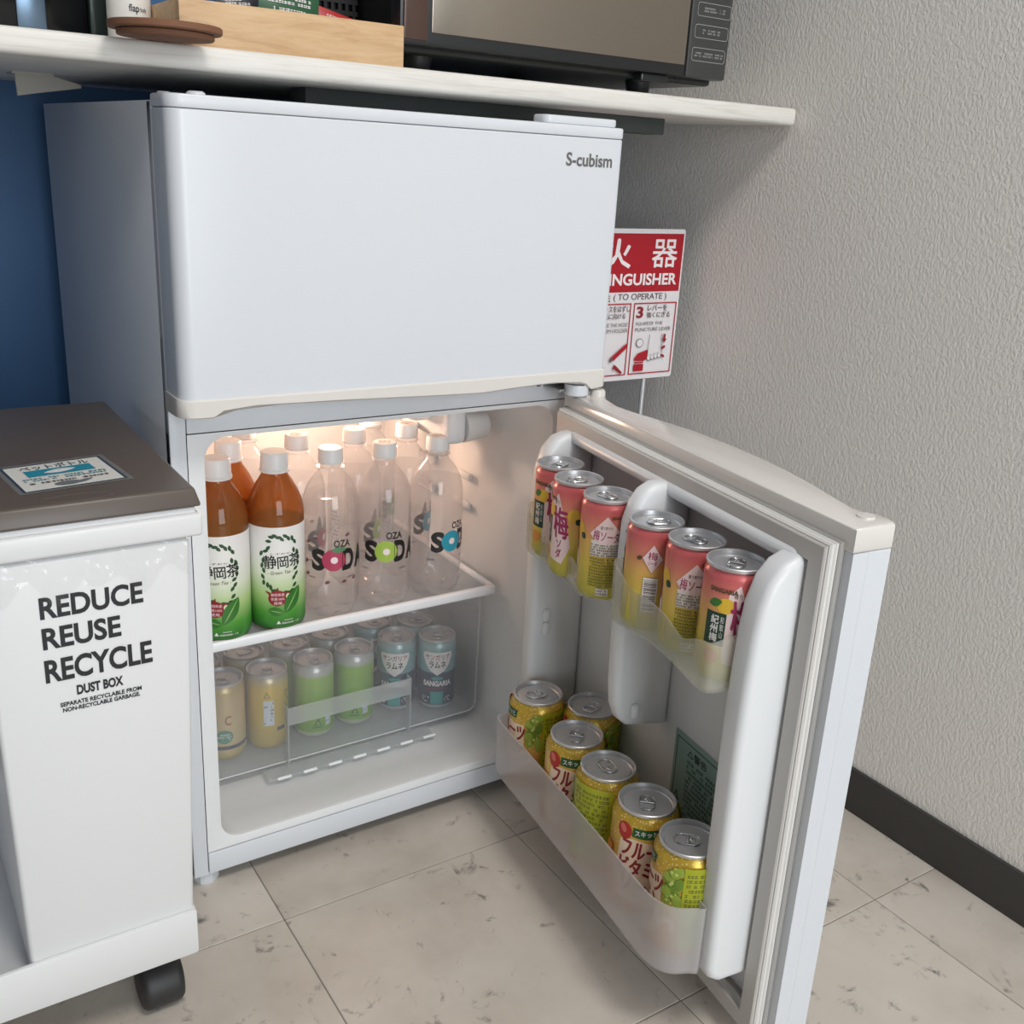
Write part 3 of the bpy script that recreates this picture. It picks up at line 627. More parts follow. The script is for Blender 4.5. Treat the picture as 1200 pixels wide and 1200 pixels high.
yb = zgrad('gold_can', [(0, rgb(190, 168, 88)), (.5, rgb(204, 176, 78)), (.85, rgb(214, 184, 84)), (1, rgb(190, 180, 160))], 0, .1, .3, .4)
beb = zgrad('beige_can', [(0, rgb(196, 172, 96)), (.25, rgb(206, 188, 142)), (.8, rgb(206, 180, 140)), (1, rgb(198, 176, 120))], 0, .1, .3, .35)
gb = zgrad('green_can', [(0, rgb(200, 204, 196)), (.06, rgb(190, 200, 170)), (.1, rgb(122, 170, 60)), (.5, rgb(140, 186, 76)), (.85, rgb(150, 190, 84)), (.9, rgb(196, 198, 190)), (1, rgb(198, 198, 196))], 0, .1, .3, .35)
rb = zgrad('navy_and_teal_can', [(0, rgb(196, 200, 204)), (.06, rgb(190, 198, 204)), (.09, rgb(50, 62, 92)), (.56, rgb(54, 68, 100)), (.58, rgb(128, 168, 176)), (.85, rgb(132, 176, 180)), (1, rgb(170, 190, 192))], 0, .1, .3, .35)
cy = simple_can('gold_juice_can', yb, des_y); cb = simple_can('beige_juice_can', beb, des_b); cg = simple_can('green_juice_can', gb, des_g); cr = simple_can('ramune_can', rb, des_r)
kids_index()
CZ = DZ0 + .0006
used = {}
def place(proto, x, y, z, ex, lab, grp):
    o = proto if proto.name not in used else dup(proto); used[proto.name] = 1
    o.location = (x, y, z); o.rotation_euler = (0, 0, facing(x, y, ex)); o['label'] = lab; o['group'] = grp; return o
gA = 'cans in the clear bottom drawer'
place(cb, .0905, .166, CZ, 0, 'beige can with green oval at the far left of the clear drawer', gA)
place(cy, .1465, .165, CZ, 6, 'gold can with pale panel in the front row of the clear drawer', gA)
place(cg, .2085, .164, CZ, 12, 'green can behind the left half of the drawer handle, front row', gA)
place(cg, .2675, .168, CZ, 4, 'green can behind the middle of the drawer handle, beside the blue can', gA)
place(cr, .3335, .174, CZ, -4, 'navy ramune can behind the right end of the drawer handle', gA)
place(cr, .3845, .152, CZ, 4, 'navy ramune can at the right end of the drawer, lettering fully visible', gA)
place(cb, .0795, .2215, CZ, 60, 'beige can in the second drawer row behind the leftmost beige can', gA)
place(cy, .1365, .2215, CZ, 120, 'gold can in the second drawer row behind the front gold can', gA)
place(cg, .1985, .2205, CZ, 90, 'green can in the second drawer row behind the left green can', gA)
place(cg, .257, .2245, CZ, 70, 'green can in the second drawer row behind the right green can', gA)
place(cr, .3245, .2300, CZ, 40, 'navy ramune can in the second drawer row behind the handle end', gA)
place(cr, .3805, .2085, CZ, 60, 'navy ramune can in the second drawer row behind the rightmost can', gA)

# ------------------------------------------------------------------ bottles on the shelf
capm = mat('white_cap_plastic', rgb(236, 236, 236), .4)
petm = clear('clear_bottle_plastic', (.95, .95, .955, 1), .09, (.92, .92, .93, 1), .05, 1.5)
waterm = clear('clear_soda_water', (.955, .955, .96, 1), .03, (.9, .88, .88, 1), .04, 1.25)
BZ = SZ - .0008
def capmesh(r, h, z):
    bm = new_bm(); lathe(bm, [(0, z), (r * .96, z), (r, z + .001), (r * 1.02, z + .003), (r, z + .0032), (r * .97, z + h - .002), (r * .9, z + h), (0, z + h)], 48, rfun=lambda a, zz, t: (a * (1 + (.012 * math.cos(24 * t) if z + .003 < zz < z + h - .001 else 0)), zz)); return bm
def soda(name, ocol, fruit, H=.205, R=.0336):
    t = thing(name, 'x', 'bottle')
    prof = [(0, .007), (.010, .006), (.020, .0015), (.027, .0035), (.0315, .011), (R, .02), (R, .048), (R * .985, .052), (R, .056), (R, .128), (R * .99, .137), (R * .955, .146), (R * .88, .1545), (R * .76, .163), (R * .6, .1705), (R * .45, .1765), (.0132, .1805), (.0128, .184)]
    pet = lambda r, z, th: (r * (1 - .10 * max(0, math.cos(5 * th)) * max(0, 1 - z / .022)), z + (.006 * max(0, math.cos(5 * th)) * max(0, 1 - z / .018) if r > .015 else 0))
    bm = new_bm(); lathe(bm, prof, 50, rfun=pet); b = obj('bottle', bm, petm, t, 60)
    wp = [(max(r - .0012, 0), z + .0012) for r, z in prof if z < .15] + [(R * .9, .1515), (0, .1515)]
    bm = new_bm(); lathe(bm, wp, 50, rfun=pet); obj('soda_water', bm, waterm, t, 60)
    c = obj('cap', capmesh(.0143, .018, H - .018), capm, t, 40)
    p = Print(); p.ell(0, 0, .009, .009, wht); p.fine(-.007, .007, -.005, .006, 4, blk, .9, 31); p.build('cap_print', lambda x, y, e: (x, y, H + e + .0001), c, .0001)
    bm = new_bm(); lathe(bm, [(.0128, .1825), (.0158, .183), (.0158, .1845), (.0128, .185)], 30); obj('neck_ring', bm, petm, b, 40)
    p = Print(); y0 = .064; h = .0275
    p.text('OZA', .0035, .0235, y0 + .0295, y0 + .0385, blk, .025)
    p.text('S', -.0235, -.0065, y0, y0 + h, blk, .05); p.text('D', .0135, .0295, y0, y0 + h, blk, .05); p.text('A', .031, .049, y0, y0 + h, blk, .05)
    p.ell(.0035, y0 + h * .5, .0137, .0137, ocol, 28); p.ell(.004, y0 + h * .5, .0042, .0042, mat('print_soft_white', rgb(238, 222, 222), .4), 18)
    if fruit == 'plum':
        p.leaf(.0095, y0 + h - .001, .019, .007, .05, mat('print_mid_green', rgb(84, 132, 92), .4))
        for x, y, a in ((-.03, .058, .3), (-.029, .098, .9), (-.018, .104, .2), (.02, .108, .4), (-.031, .074, 1.2), (.03, .052, .5), (.016, .05, .1), (-.004, .05, .4)): p.leaf(x, y, .0065, .004, a, mat('print_mauve', rgb(112, 72, 84), .45), False)
    p.fine(-.028, -.018, y0 - .0105, y0 - .0075, 1, blk, .9, 32); p.fine(.02, .03, y0 - .0105, y0 - .0075, 1, blk, .9, 33)
    q = -.062; p.frame(q - .009, q + .009, .05, .108, .0006, mat('print_pale_grey2', rgb(176, 178, 186), .4)); p.fine(q - .008, q + .008, .052, .106, 11, mat('print_mid_grey', rgb(112, 114, 124), .4), .7, 34)
    p.build('printed_label', cyl(R + .0002), b, .00002, .004)
    return t
pink = mat('print_rose', rgb(176, 62, 92), .35); lgn = mat('print_apple_green', rgb(158, 186, 78), .35); tl = mat('print_sea_blue', rgb(48, 152, 176), .35)
s_pink = soda('soda_bottle', pink, 'plum'); s_green = soda('soda_bottle', lgn, ''); s_teal = soda('soda_bottle', tl, '')
def tea(H=.2085, R=.0322):
    t = thing('tea_bottle', 'x', 'bottle')
    team = clear('brown_tea', (.62, .30, .10, 1), .5, (.62, .26, .07, 1), .06, 1.45)
    prof = [(0, .005), (.018, .004), (.026, .001), (.0305, .004), (R, .010), (R, .136), (R * .985, .144), (R * .92, .153), (R * .81, .162), (R * .67, .171), (.0165, .179), (.0138, .184), (.0135, .187)]
    bm = new_bm(); lathe(bm, prof, 44); b = obj('bottle', bm, team, t, 60)
    c = obj('cap', capmesh(.0156, .0205, H - .0205), capm, t, 40)
    bm = new_bm(); lathe(bm, [(.0135, .1855), (.0168, .186), (.0168, .1885), (.0135, .189)], 30); obj('neck_ring', bm, capm, c, 40)
    lm_ = zgrad('white_to_green_label', [(0, rgb(42, 110, 40)), (.16, rgb(84, 156, 62)), (.34, rgb(176, 206, 134)), (.55, rgb(226, 232, 212)), (.75, rgb(236, 236, 232)), (1, rgb(238, 236, 234))], .006, .128, .3)
    bm = new_bm(); lathe(bm, [(R * .93, .0035), (R * .985, .0065), (R + .0003, .011), (R + .0003, .127), (R + .0001, .1285)], 44); lb = obj('label', bm, lm_, t, 50)
    p = Print(); rnd = random.Random(5); bigl = mat('print_leaf_green', rgb(56, 118, 48), .35); dleaf = mat('print_tea_leaf', rgb(50, 84, 52), .4)
    for k in range(34):
        a = 2 * PI * k / 34; rr = 1 + rnd.uniform(-.12, .12)
        x, y = .021 * math.cos(a) * rr, .083 + .036 * math.sin(a) * rr
        if y > .119: y = .119
        p.leaf(x, y, .0072, .0038, a + 1.2 + rnd.uniform(-.5, .5), dleaf, False)
    p.text('静', -.019, -.0045, .0795, .0955, blk, .014, .05); p.text('岡', -.0035, .0088, .0795, .0935, blk, .014, .05); p.text('茶', .0098, .0235, .0805, .0965, blk, .014, .05)
    p.text('しずおか', -.011, .012, .0965, .0985, brn, 0); p.text('- Green Tea -', -.0145, .0145, .0725, .0765, brn, -.005, .03, .3)
    p.ell(-.004, .043, .0105, .0098, tea_red); p.rect(-.0045, -.003, .0525, .056, tea_red); p.poly([(-.013, .047), (-.018, .0515), (-.0165, .052), (-.012, .05)], tea_red); p.ell(.0075, .045, .0042, .0052, tea_red); p.ell(.0077, .045, .0026, .0034, mat('print_pale_green', rgb(210, 222, 180), .4))
    for i, s_ in enumerate(('静岡県産', '茶葉100%', '使用')): p.text(s_, -.0115 if i < 2 else -.0085, .0035 if i < 2 else .0005, .0455 - i * .0052, .0492 - i * .0052, pinkw, .01)
    p.leaf(.013, .0395, .036, .016, 1.05, bigl); p.leaf(.013, .0395, .034, .0012, 1.05, mat('print_leaf_vein', rgb(150, 190, 110), .4)); p.leaf(-.006, .0265, .018, .011, -.25, bigl); p.leaf(-.006, .0265, .016, .001, -.25, mat('print_leaf_vein', rgb(150, 190, 110), .4))
    p.poly([(-.006, .011), (-.001, .011), (-.0035, .0152)], wht); p.fine(.0, .02, .0105, .0135, 1, wht, .8, 41); p.fine(.003, .014, .0145, .0165, 1, wht, .8, 42)
    p.fine(-.075, -.048, .03, .11, 14, brn, .7, 43)
    p.build('printed_label', cyl(R + .0004), lb, .00002, .004)
    return t
s_tea = tea()
kids_index()
gT, gS = 'bottled tea on the fridge shelf', 'clear soda bottles on the fridge shelf'
BYF = .109
place(s_tea, .0765, .1085, BZ, -6, 'green-labelled tea bottle at the left end of the front row', gT)
place(s_tea, .1425, .110, BZ, 8, 'green-labelled tea bottle beside the pink soda bottle in the front row', gT)
place(s_tea, .1095, .1690, BZ, 50, 'tea bottle in the second row behind the two front tea bottles', gT)
place(s_pink, .2105, .111, BZ, 0, 'clear soda bottle with a pink O, first soda in the front row', gS)
place(s_green, .2788, .109, BZ, 0, 'clear soda bottle with a green O in the middle of the front row', gS)
place(s_teal, .3515, .110, BZ, 32, 'clear soda bottle with a blue O at the right end of the front row', gS)
place(s_pink, .1965, .179, BZ, 60, 'clear soda bottle in the second row behind the pink O bottle', gS)
place(s_green, .272, .179, BZ, 60, 'clear soda bottle in the second row behind the green O bottle', gS)
place(s_teal, .3445, .179, BZ, 60, 'clear soda bottle in the second row behind the blue O bottle', gS)
place(s_pink, .155, .2460, BZ, 60, 'clear soda bottle in the third row near the warm lamp, left of its pair', gS)
place(s_green, .3265, .2485, BZ, 60, 'clear soda bottle in the third row near the warm lamp, right of its pair', gS)

# ------------------------------------------------------------------ shelf board above and what stands on it
ST, SB = .8627, .8425
bm = new_bm(); box(bm, -.75, .783, .0, .575, SB, ST, .0045, 3)
plank = obj('shelf_board', bm, wood('whitewashed_wood', rgb(206, 203, 196), rgb(226, 223, 217), rgb(234, 232, 228), (3, 40, 60)), None, 40)
tag(plank, 'whitewashed wooden shelf board running above the refrigerator', 'shelf')
bt = bxo('support_batten', mat('dark_green_grey_timber', rgb(70, 76, 74), .7), None, .18, .657, .10, .14, .8235, SB, .001); tag(bt, 'dark batten under the right part of the shelf board', 'batten')
br = thing('shelf_bracket', 'grey triangular bracket under the left end of the shelf board', 'bracket', (-.06, .3, SB))
bm = new_bm(); prism(bm, [(.003, 0), (.004, -.0235), (.024, -.0195), (.068, -.0115), (.068, -.008), (.034, 0)], 'y', .0, .004, .0008); obj('gusset_plate', bm, mat('grey_bracket', rgb(176, 172, 164), .6), br)
bm = new_bm(); box(bm, .0, .04, -.004, .03, -.002, 0); obj('fixing_plate', bm, mat('grey_bracket', rgb(176, 172, 164), .6), br)
# microwave
mw = thing('microwave_oven', 'black microwave oven with a mirrored grey door on the shelf board', 'microwave', (.47, .2, ST), worldparts=True)
mb = mat('black_appliance_enamel', rgb(34, 36, 37), .3)
bm = new_bm(); box(bm, .262, .682, .052, .40, .8805, 1.13, .004); obj('body', bm, mb, mw)
md = bxo('door', mb, mw, .249, .6195, .03, .052, .8865, 1.125, .003)
bxo('window', mat('mirrored_grey_glass', rgb(150, 140, 128), .22, .75), md, .2835, .6165, .0285, .0305, .8985, 1.10, .001)
bxo('handle_strip', mat('brown_smoked_strip', rgb(88, 68, 60), .2, .3), md, .2525, .2785, .0275, .0305, .8905, 1.12, .001)
cp = bxo('control_panel', mat('grey_black_panel', rgb(62, 63, 62), .35), mw, .6205, .6835, .0295, .052, .8865, 1.125, .003)
p = Print(); lg = mat('panel_light_grey', rgb(168, 170, 170), .4)
pg = mat('grey_black_panel', rgb(62, 63, 62), .35)
for k, (z, x0, x1, bl_) in enumerate(((.9045, .6265, .6785, ((.004, .014), (.017, .033), (.036, .048))), (.929, .6275, .6795, ((.012, .016), (.020, .032), (.035, .039))), (.952, .6285, .6805, ((.010, .030), (.034, .043))), (.977, .657, .6805, ((.004, .018),)))):
    p.poly(rrect(x0, x1, z, z + .0145, .003, 3), lg); p.poly(rrect(x0 + .0005, x1 - .0005, z + .0005, z + .014, .0026, 3), pg)
    for q0, q1 in bl_: p.fine(x0 + q0, x0 + q1, z + .0045, z + .0105, 2, lg, .85, int(q0 * 1e4) + k)
p.build('key_print', lambda x, z, e: (x, .0294 - e, z), cp)
for x in (.30, .60):
    for y in (.09, .36):
        bm = new_bm(); lathe(bm, [(0, ST), (.011, ST), (.013, ST + .004), (.016, .881), (0, .881)], 16, x, y); obj('foot', bm, mb, mw, 40)
bm = new_bm(); box(bm, .56, .60, .036, .052, .8775, .8865, .002); obj('vent_lip', bm, mb, mw)
# wooden tray with tea bags
bam = wood('bamboo', rgb(186, 148, 108), rgb(206, 172, 132), rgb(216, 186, 148), (6, 40, 40), .5)
ty = thing('wooden_tray', 'open bamboo tray holding tea bags on the shelf board', 'tray', (.135, .06, ST), worldparts=True)
TXa, TXb, TYa, TYb, TZ = .0305, .2425, .008, .125, .899
bxo('front_board', bam, ty, TXa, TXb, TYa, TYa + .008, ST, TZ, .0008); bxo('back_board', bam, ty, TXa, TXb, TYb - .008, TYb, ST, TZ, .0008)
bxo('side_board', bam, ty, TXa, TXa + .008, TYa + .008, TYb - .008, ST, TZ, .0008); bxo('side_board', bam, ty, TXb - .008, TXb, TYa + .008, TYb - .008, ST, TZ, .0008); bxo('base_board', bam, ty, TXa + .008, TXb - .008, TYa + .008, TYb - .008, ST, ST + .005)
def packet(px, col, w, h, lab, rz, tilt, txt, tcol, yy=.035, zc=None):
    o = onY(px, 8, yy); bm = new_bm(); n = 6
    g = [[None] * (n + 1) for _ in range(n + 1)]; g2 = [[None] * (n + 1) for _ in range(n + 1)]
    for i in range(n + 1):
        for j in range(n + 1):
            u, v = i / n, j / n; th = .0045 * (math.sin(PI * u) * math.sin(PI * v)) ** .5 + .0004
            g[i][j] = bm.verts.new(((u - .5) * w, -th, v * h)); g2[i][j] = bm.verts.new(((u - .5) * w, th, v * h))
    for i in range(n):
        for j in range(n): bm.faces.new((g[i][j], g[i + 1][j], g[i + 1][j + 1], g[i][j + 1])); bm.faces.new((g2[i][j], g2[i][j + 1], g2[i + 1][j + 1], g2[i + 1][j]))
    for k in range(n):
        for a, b in (((k, 0), (k + 1, 0)), ((k, n), (k + 1, n)), ((0, k), (0, k + 1)), ((n, k), (n, k + 1))):
            bm.faces.new((g[a[0]][a[1]], g[b[0]][b[1]], g2[b[0]][b[1]], g2[a[0]][a[1]]))
    root = thing('tea_bag_packet', lab, 'packet', (o.x, yy, ST + .0055), 'tea bag packets in the bamboo tray')
    root.rotation_euler = (tilt, rz, 0)
    f = obj('sachet', bm, col, root, 50)
    p = Print()
    for i, s_ in enumerate(txt): p.fine(-w * s_, w * s_, h * (.74 - .2 * i), h * (.90 - .2 * i), 2, tcol, .75, 70 + i)
    p.build('printed_lettering', lambda x, z, e: (x, -.0006 - .0045 * max(0, math.sin(PI * (x / w + .5)) * math.sin(PI * min(1, max(0, z / h)))) ** .5 - e - .0002, z), f)
packet(338, mat('packet_green', rgb(30, 84, 52), .3), .058, .052, 'dark green tea bag packet leaning in the bamboo tray', .06, -.12, (.36, .28, .33), wht)
packet(398, mat('packet_red', rgb(176, 40, 44), .3), .056, .040, 'red tea bag packet leaning in the bamboo tray', .22, -.15, (.36, .3, .2), pinkw, .055)
packet(284, mat('packet_navy', rgb(38, 42, 54), .3), .04, .048, 'dark navy packet at the left of the tea bags in the bamboo tray', -.1, -.1, (.3,), wht, .06)
# black mesh holder behind the tray
mh = thing('mesh_basket', 'black perforated basket between the bamboo tray and the microwave', 'basket', (.228, .15, ST), worldparts=True)
bm = new_bm()
for k in range(7): box(bm, .205 + k * .008, .2085 + k * .008, .148, .151, ST, .955)
for k in range(9): box(bm, .203, .259, .1478, .1512, ST + k * .011, ST + .0045 + k * .011)
obj('front_grid', bm, mat('black_wire', rgb(24, 24, 25), .5), mh)
bxo('tub', mat('black_tub', rgb(20, 20, 21), .6), mh, .203, .259, .155, .21, ST, .955, .003)
# cork coasters at the shelf edge
ck = mat('dark_cork', rgb(122, 84, 62), .8)
for i, (r, z0, z1, lab) in enumerate(((.038, ST, ST + .0048, 'smaller cork coaster underneath at the edge of the shelf board'), (.0445, ST + .0049, ST + .0105, 'round cork coaster on top at the edge of the shelf board'))):
    bm = new_bm(); lathe(bm, [(0, z0), (r - .001, z0), (r, z0 + .001), (r, z1 - .001), (r - .001, z1), (0, z1)], 40, .008, -.03 + .0 * i); o = obj('cork_coaster', bm, ck, None, 40); tag(o, lab, 'coaster', 'cork coasters')
# white tube bottle with black lettering
fb = thing('white_bottle', 'white bottle with small black lettering beside the bamboo tray', 'bottle', (.0125, .10, ST))
bm = new_bm(); lathe(bm, [(0, 0), (.0175, 0), (.019, .002), (.019, .11), (.016, .118), (.008, .122), (0, .122)], 32); bo = obj('body', bm, mat('ivory_white', rgb(232, 228, 222), .4), fb, 40)
p = Print(); p.text('flap', .0, .009, .026, .034, blk, .02); p.text('body', .010, .016, .027, .032, blk, 0); p.fine(.0, .015, .012, .022, 3, blk, .7, 51); p.fine(.0, .015, .001, .009, 3, blk, .7, 52)
p.build('lettering', cyl(.019), bo, .0001, .004); fb.rotation_euler = (0, 0, facing(.0125, .10))
bm = new_bm(); lathe(bm, [(.009, .12), (.009, .135), (0, .136)], 20); obj('cap', bm, mat('ivory_white', rgb(232, 228, 222), .4), fb, 40)
# black coffee machine at the left end, and a sheet of paper under it
cmn = thing('coffee_machine', 'black glossy coffee machine at the left end of the shelf board', 'machine', (-.12, .25, ST), worldparts=True)
bxo('housing', mat('black_gloss', rgb(18, 19, 21), .12), cmn, -.25, -.008, .165, .40, ST + .004, 1.15, .006)
bxo('blue_reflection_strip', mat('painted_blue_reflection', rgb(120, 142, 164), .25, .8), cmn, -.071, -.046, .163, .166, ST + .012, 1.12, .001)  # blue reflection on the black housing, painted in as a coloured strip
bxo('side_trim', mat('dark_green_glass', rgb(58, 70, 66), .15), cmn, -.0075, .013, .165, .40, ST + .004, 1.12, .002)
for x in (-.23, -.05): bxo('foot', black, cmn, x - .01, x + .01, .18, .20, ST, ST + .0045)
bm = new_bm(); box(bm, -.2, -.035, .06, .15, ST + .0002, ST + .0012); pp = obj('paper_sheet', bm, mat('white_paper', rgb(226, 224, 220), .7)); tag(pp, 'white sheet of paper lying on the shelf before the black machine', 'paper')

# ------------------------------------------------------------------ fire extinguisher sign on a stand
sg = thing('extinguisher_sign', 'red and white fire extinguisher sign on a thin stand behind the refrigerator', 'sign', (.64, .16, 0), worldparts=True)
SGY = .15
bm = new_bm(); prism(bm, rrect(.522, .7585, .499, .7055, .004, 4), 'y', SGY, SGY + .002, .0004, 1); pn = obj('sign_panel', bm, mat('sign_white', rgb(228, 224, 226), .35), sg)
sr = mat('sign_red', rgb(172, 22, 38), .35); sw = mat('sign_print_white', rgb(240, 232, 234), .35); sgry = mat('sign_print_grey', rgb(104, 84, 90), .45)
p = Print(); p.rect(.527, .7555, .6215, .6993, sr)
p.text('消', .545, .59, .654, .6915, sw, .035); p.text('火', .6195, .663, .654, .6915, sw, .035); p.text('器', .7005, .7455, .6545, .6915, sw, .014)
p.text('FIRE EXTINGUISHER', .535, .749, .6305, .6465, sw, .028); p.text('( TO OPERATE )', .6395, .7335, .6085, .6195, sgry, .0); p.text('使用法', .60, .634, .6085, .6195, sgry, 0)
for x0, x1 in ((.5275, .5975), (.6, .6715), (.6765, .754)): p.frame(x0, x1, .5065, .6065, .0016, sr)
p.text('3', .682, .694, .5855, .6015, tea_red, .03); p.text('レバーを', .7015, .737, .595, .6035, sgry, .012); p.text('強くにぎる', .7005, .743, .5855, .5935, sgry, .012)
p.text('SQUEEZE THE', .682, .731, .575, .580, sgry, 0); p.text('PUNCTURE LEVER', .682, .747, .567, .572, sgry, 0)
p.text('ホースをはずし', .617, .669, .595, .6035, sgry, .012); p.text('火元に向ける', .617, .662, .5855, .5935, sgry, .012); p.text('REMOVE THE HOSE', .61, .667, .575, .580, sgry, 0); p.text('FROM HOLDER', .62, .668, .567, .572, sgry, 0)
p.text('2', .604, .614, .5855, .6015, tea_red, .03); p.text('1', .532, .54, .5855, .6015, tea_red, .03)
# hand and lever pictogram
p.ell(.692, .551, .0065, .006, sgry); p.ell(.692, .551, .0057, .0052, mat('sign_white', rgb(228, 224, 226), .35))
p.poly([(.684, .529), (.690, .536), (.708, .541), (.708, .529), (.702, .525), (.685, .526)], sr); p.rect(.6845, .702, .511, .521, sr); p.rect(.6855, .7015, .5222, .5242, sr)
for k in range(4): p.ell(.7105 + k * .0062, .5285 + .001 * k, .0034, .0038, sgry, 14); p.ell(.7105 + k * .0062, .5292 + .001 * k, .0028, .0034, mat('sign_white', rgb(228, 224, 226), .35), 14)
for a in ([(.708, .562), (.7088, .562), (.7078, .533), (.707, .533)], [(.7305, .562), (.7313, .562), (.7345, .535), (.7337, .535)]): p.poly(a, sgry)
p.poly([(.7345, .562), (.738, .562), (.738, .555), (.7405, .555), (.7363, .549), (.732, .555), (.7345, .555)], tea_red); p.ell(.7355, .543, .004, .002, tea_red, rot=.5); p.ell(.7355, .531, .004, .002, tea_red, rot=-.5)
p.poly([(.640, .532), (.668, .552), (.669, .546), (.646, .528)], sr); p.poly([(.648, .523), (.652, .521), (.664, .511), (.661, .509), (.649, .517), (.646, .514)], tea_red); p.ell(.642, .530, .004, .0025, sgry, rot=.9)
p.build('sign_print', lambda x, z, e: (x, SGY - .0003 - e, z), pn)
for x in (.567, .7115):
    bm = new_bm(); tube(bm, [(x, SGY + .005, .006), (x, SGY + .005, .60)], .0036, 10); obj('pole', bm, mat('chrome_rod', rgb(214, 215, 217), .3, .6), sg, 50)
bxo('base_plate', mat('sign_base_red', rgb(150, 30, 36), .4), sg, .53, .75, .09, .23, 0, .007, .002)

# ------------------------------------------------------------------ recycling bin and its wagon
bw = mat('bin_white_plastic', rgb(226, 227, 228), .35); bl = mat('bin_brown_lid', rgb(92, 82, 76), .38)
rb_ = thing('recycling_bin', 'slim white recycling bin with brown lid and black lettering', 'bin', (-.11, -.02, .11), worldparts=True)
def taper(bm, x0, x1, y0, y1, z0, z1, X0, X1, Y0, Y1, r):
    box(bm, x0, x1, y0, y1, z0, z1, 0); 
    for v in bm.verts:
        if v.co.z < (z0 + z1) / 2: v.co.x = X0 if v.co.x < (x0 + x1) / 2 else X1; v.co.y = Y0 if v.co.y < (y0 + y1) / 2 else Y1
    bev(bm, bm.edges[:], r, 3)
FY = -.170
bm = new_bm(); taper(bm, -.1865, -.0325, FY, .138, .11, .486, -.183, -.0465, FY, .12, .004); body = obj('bin_body', bm, bw, rb_, 40)
bm = new_bm(); box(bm, -.1915, -.0225, FY - .004, .144, .4875, .5065, .003, 3); obj('rim', bm, bw, rb_, 40)
bm = new_bm(); box(bm, -.1875, -.027, FY, .14, .5065, .5115, .001); obj('rim_lip', bm, bw, rb_, 40)
bm = new_bm(); taper(bm, -.188, -.0265, FY + .001, .141, .5125, .5275, -.1905, -.0225, FY - .004, .145, .0025); lidb = obj('bin_lid', bm, bl, rb_, 40)
bm = new_bm(); tube(bm, [(-.112 + .026 * math.cos(t * PI / 16), -.158 + .008 * math.sin(t * PI / 16), .5275) for t in range(32)], .0008, 6, True, .5); obj('lid_emboss', bm, bl, lidb, 60)
p = Print(); ink = mat('bin_black_ink', rgb(32, 33, 36), .4)
for s_, x0, x1, z0, z1, bd in (('REDUCE', -.1478, -.0718, .4373, .4557, .03), ('REUSE', -.148, -.0903, .4117, .4302, .03), ('RECYCLE', -.1485, -.0677, .3832, .4032, .03), ('DUST BOX', -.127, -.0918, .3682, .3768, .04), ('SEPARATE RECYCLABLE FROM', -.140, -.078, .3603, .3641, .03), ('NON-RECYCLABLE GARBAGE.', -.1385, -.0795, .3553, .3591, .03)): p.text(s_, x0, x1, z0, z1, ink, bd)
p.build('lettering', lambda x, z, e: (x, FY - .0004 - e, z), body)
# laminated label on the lid
p = Print(); lw = mat('label_white', rgb(226, 224, 218), .3); lt = mat('label_teal', rgb(40, 140, 164), .35)
p.rect(-.0435, .0435, -.04, .04, mat('laminate_edge', rgb(120, 118, 112), .15), .002); p.rect(-.0395, .0395, -.036, .036, lw); p.frame(-.0395, .0395, -.036, .036, .0022, mat('label_border_navy', rgb(48, 66, 84), .4))
p.text('ペットボトル', -.027, .027, .0195, .031, mat('label_border_navy', rgb(48, 66, 84), .4), .02); p.rect(-.026, .026, .001, .018, lt); p.leaf(.0, .0095, .026, .009, .12, wht)
p.fine(-.032, .032, -.012, -.002, 2, lt, .85, 61); p.fine(-.030, .030, -.020, -.014, 1, brn, .8, 62); p.ell(-.004, -.026, .010, .005, mat('label_grey', rgb(110, 116, 120), .4)); p.leaf(.008, -.026, .018, .005, .4, mat('label_grey', rgb(110, 116, 120), .4))
ca, sa = math.cos(.12), math.sin(.12)
p.build('lid_label', lambda x, y, e: (-.110 + ca * x - sa * y * .9, -.0955 + sa * x + ca * y * .98, .5277 + e), lidb)
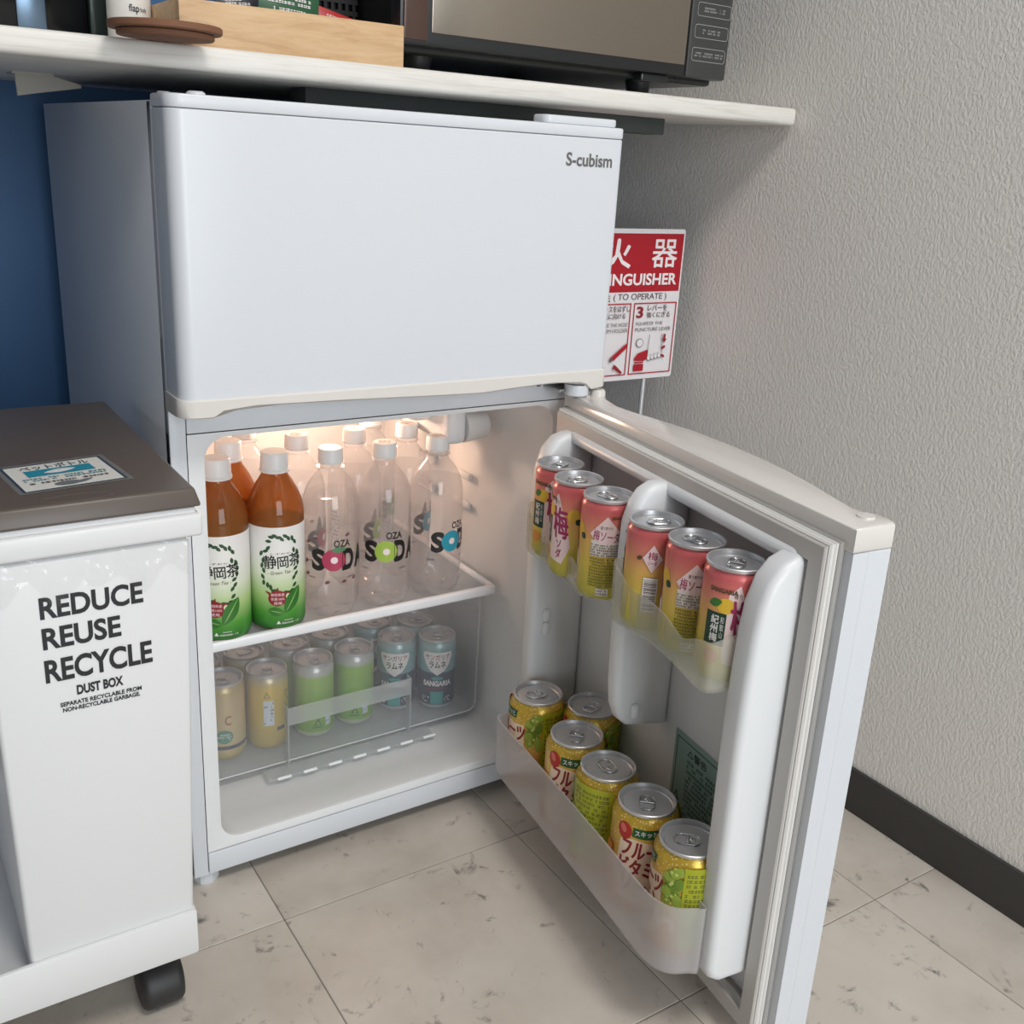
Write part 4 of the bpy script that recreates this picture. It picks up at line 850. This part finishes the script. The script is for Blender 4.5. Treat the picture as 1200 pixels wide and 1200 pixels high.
# crumpled clear bag showing below the rim
bm = new_bm(); rnd = random.Random(3); n, mrow = 46, 8; g = []
for i in range(n + 1):
    for j in range(mrow + 1):
        x = -.187 + (.187 - .0325) * i / n; z = .4885 - (.03 + .012 * math.sin(i * .5) * math.sin(i * .13)) * j / mrow - .001
        g.append(bm.verts.new((x, FY - .0012 - abs(rnd.gauss(0, .0008)), z)))
for i in range(n):
    for j in range(mrow): bm.faces.new((g[i * (mrow + 1) + j], g[(i + 1) * (mrow + 1) + j], g[(i + 1) * (mrow + 1) + j + 1], g[i * (mrow + 1) + j + 1]))
bag = obj('bin_bag', bm, clear('clear_bag_film', (.985, .985, .985, 1), .01, (.9, .9, .9, 1), .12, 1.5), rb_)
# wagon
wg = thing('bin_wagon', 'white wheeled tray frame carrying the recycling bin', 'wagon', (-.25, -.02, 0), worldparts=True)
bm = new_bm(); XA, XB, YA, YB = -.62, -.0445, FY - .005, .13
box(bm, XA, XB, YA, YA + .006, .0795, .1275, .0025); box(bm, XA, XB, YB - .006, YB, .0795, .1275, .0025); box(bm, XB - .006, XB, YA + .003, YB - .003, .0795, .1275, .0025); box(bm, XA, XA + .006, YA + .003, YB - .003, .0795, .1275, .0025)
box(bm, XA + .004, XB - .004, YA + .004, YB - .004, .1, .1095); obj('tray_frame', bm, bw, wg, 40)
for x, y in ((-.0725, -.130), (-.0785, .095), (-.585, -.128), (-.585, .095)):
    bm = new_bm(); lathe(bm, [(.0, -.02), (.016, -.02), (.0225, -.0185), (.025, -.0155), (.0255, -.012), (.0255, .012), (.025, .0155), (.0225, .0185), (.016, .02), (0, .02)], 32)
    for v in bm.verts: c = v.co.copy(); v.co = Vector((x + c.z, y + c.x, .0256 + c.y))
    w = obj('caster', bm, mat('black_caster_rubber', rgb(46, 45, 46), .5), wg, 40)
    bm = new_bm(); lathe(bm, [(0, .05), (.012, .05), (.013, .0795), (0, .0795)], 16, x, y + .012); box(bm, x - .0165, x + .0165, y - .006, y + .026, .047, .054, .002); o = obj('caster_fork', bm, mat('black_fork', rgb(34, 34, 35), .5), wg, 40)
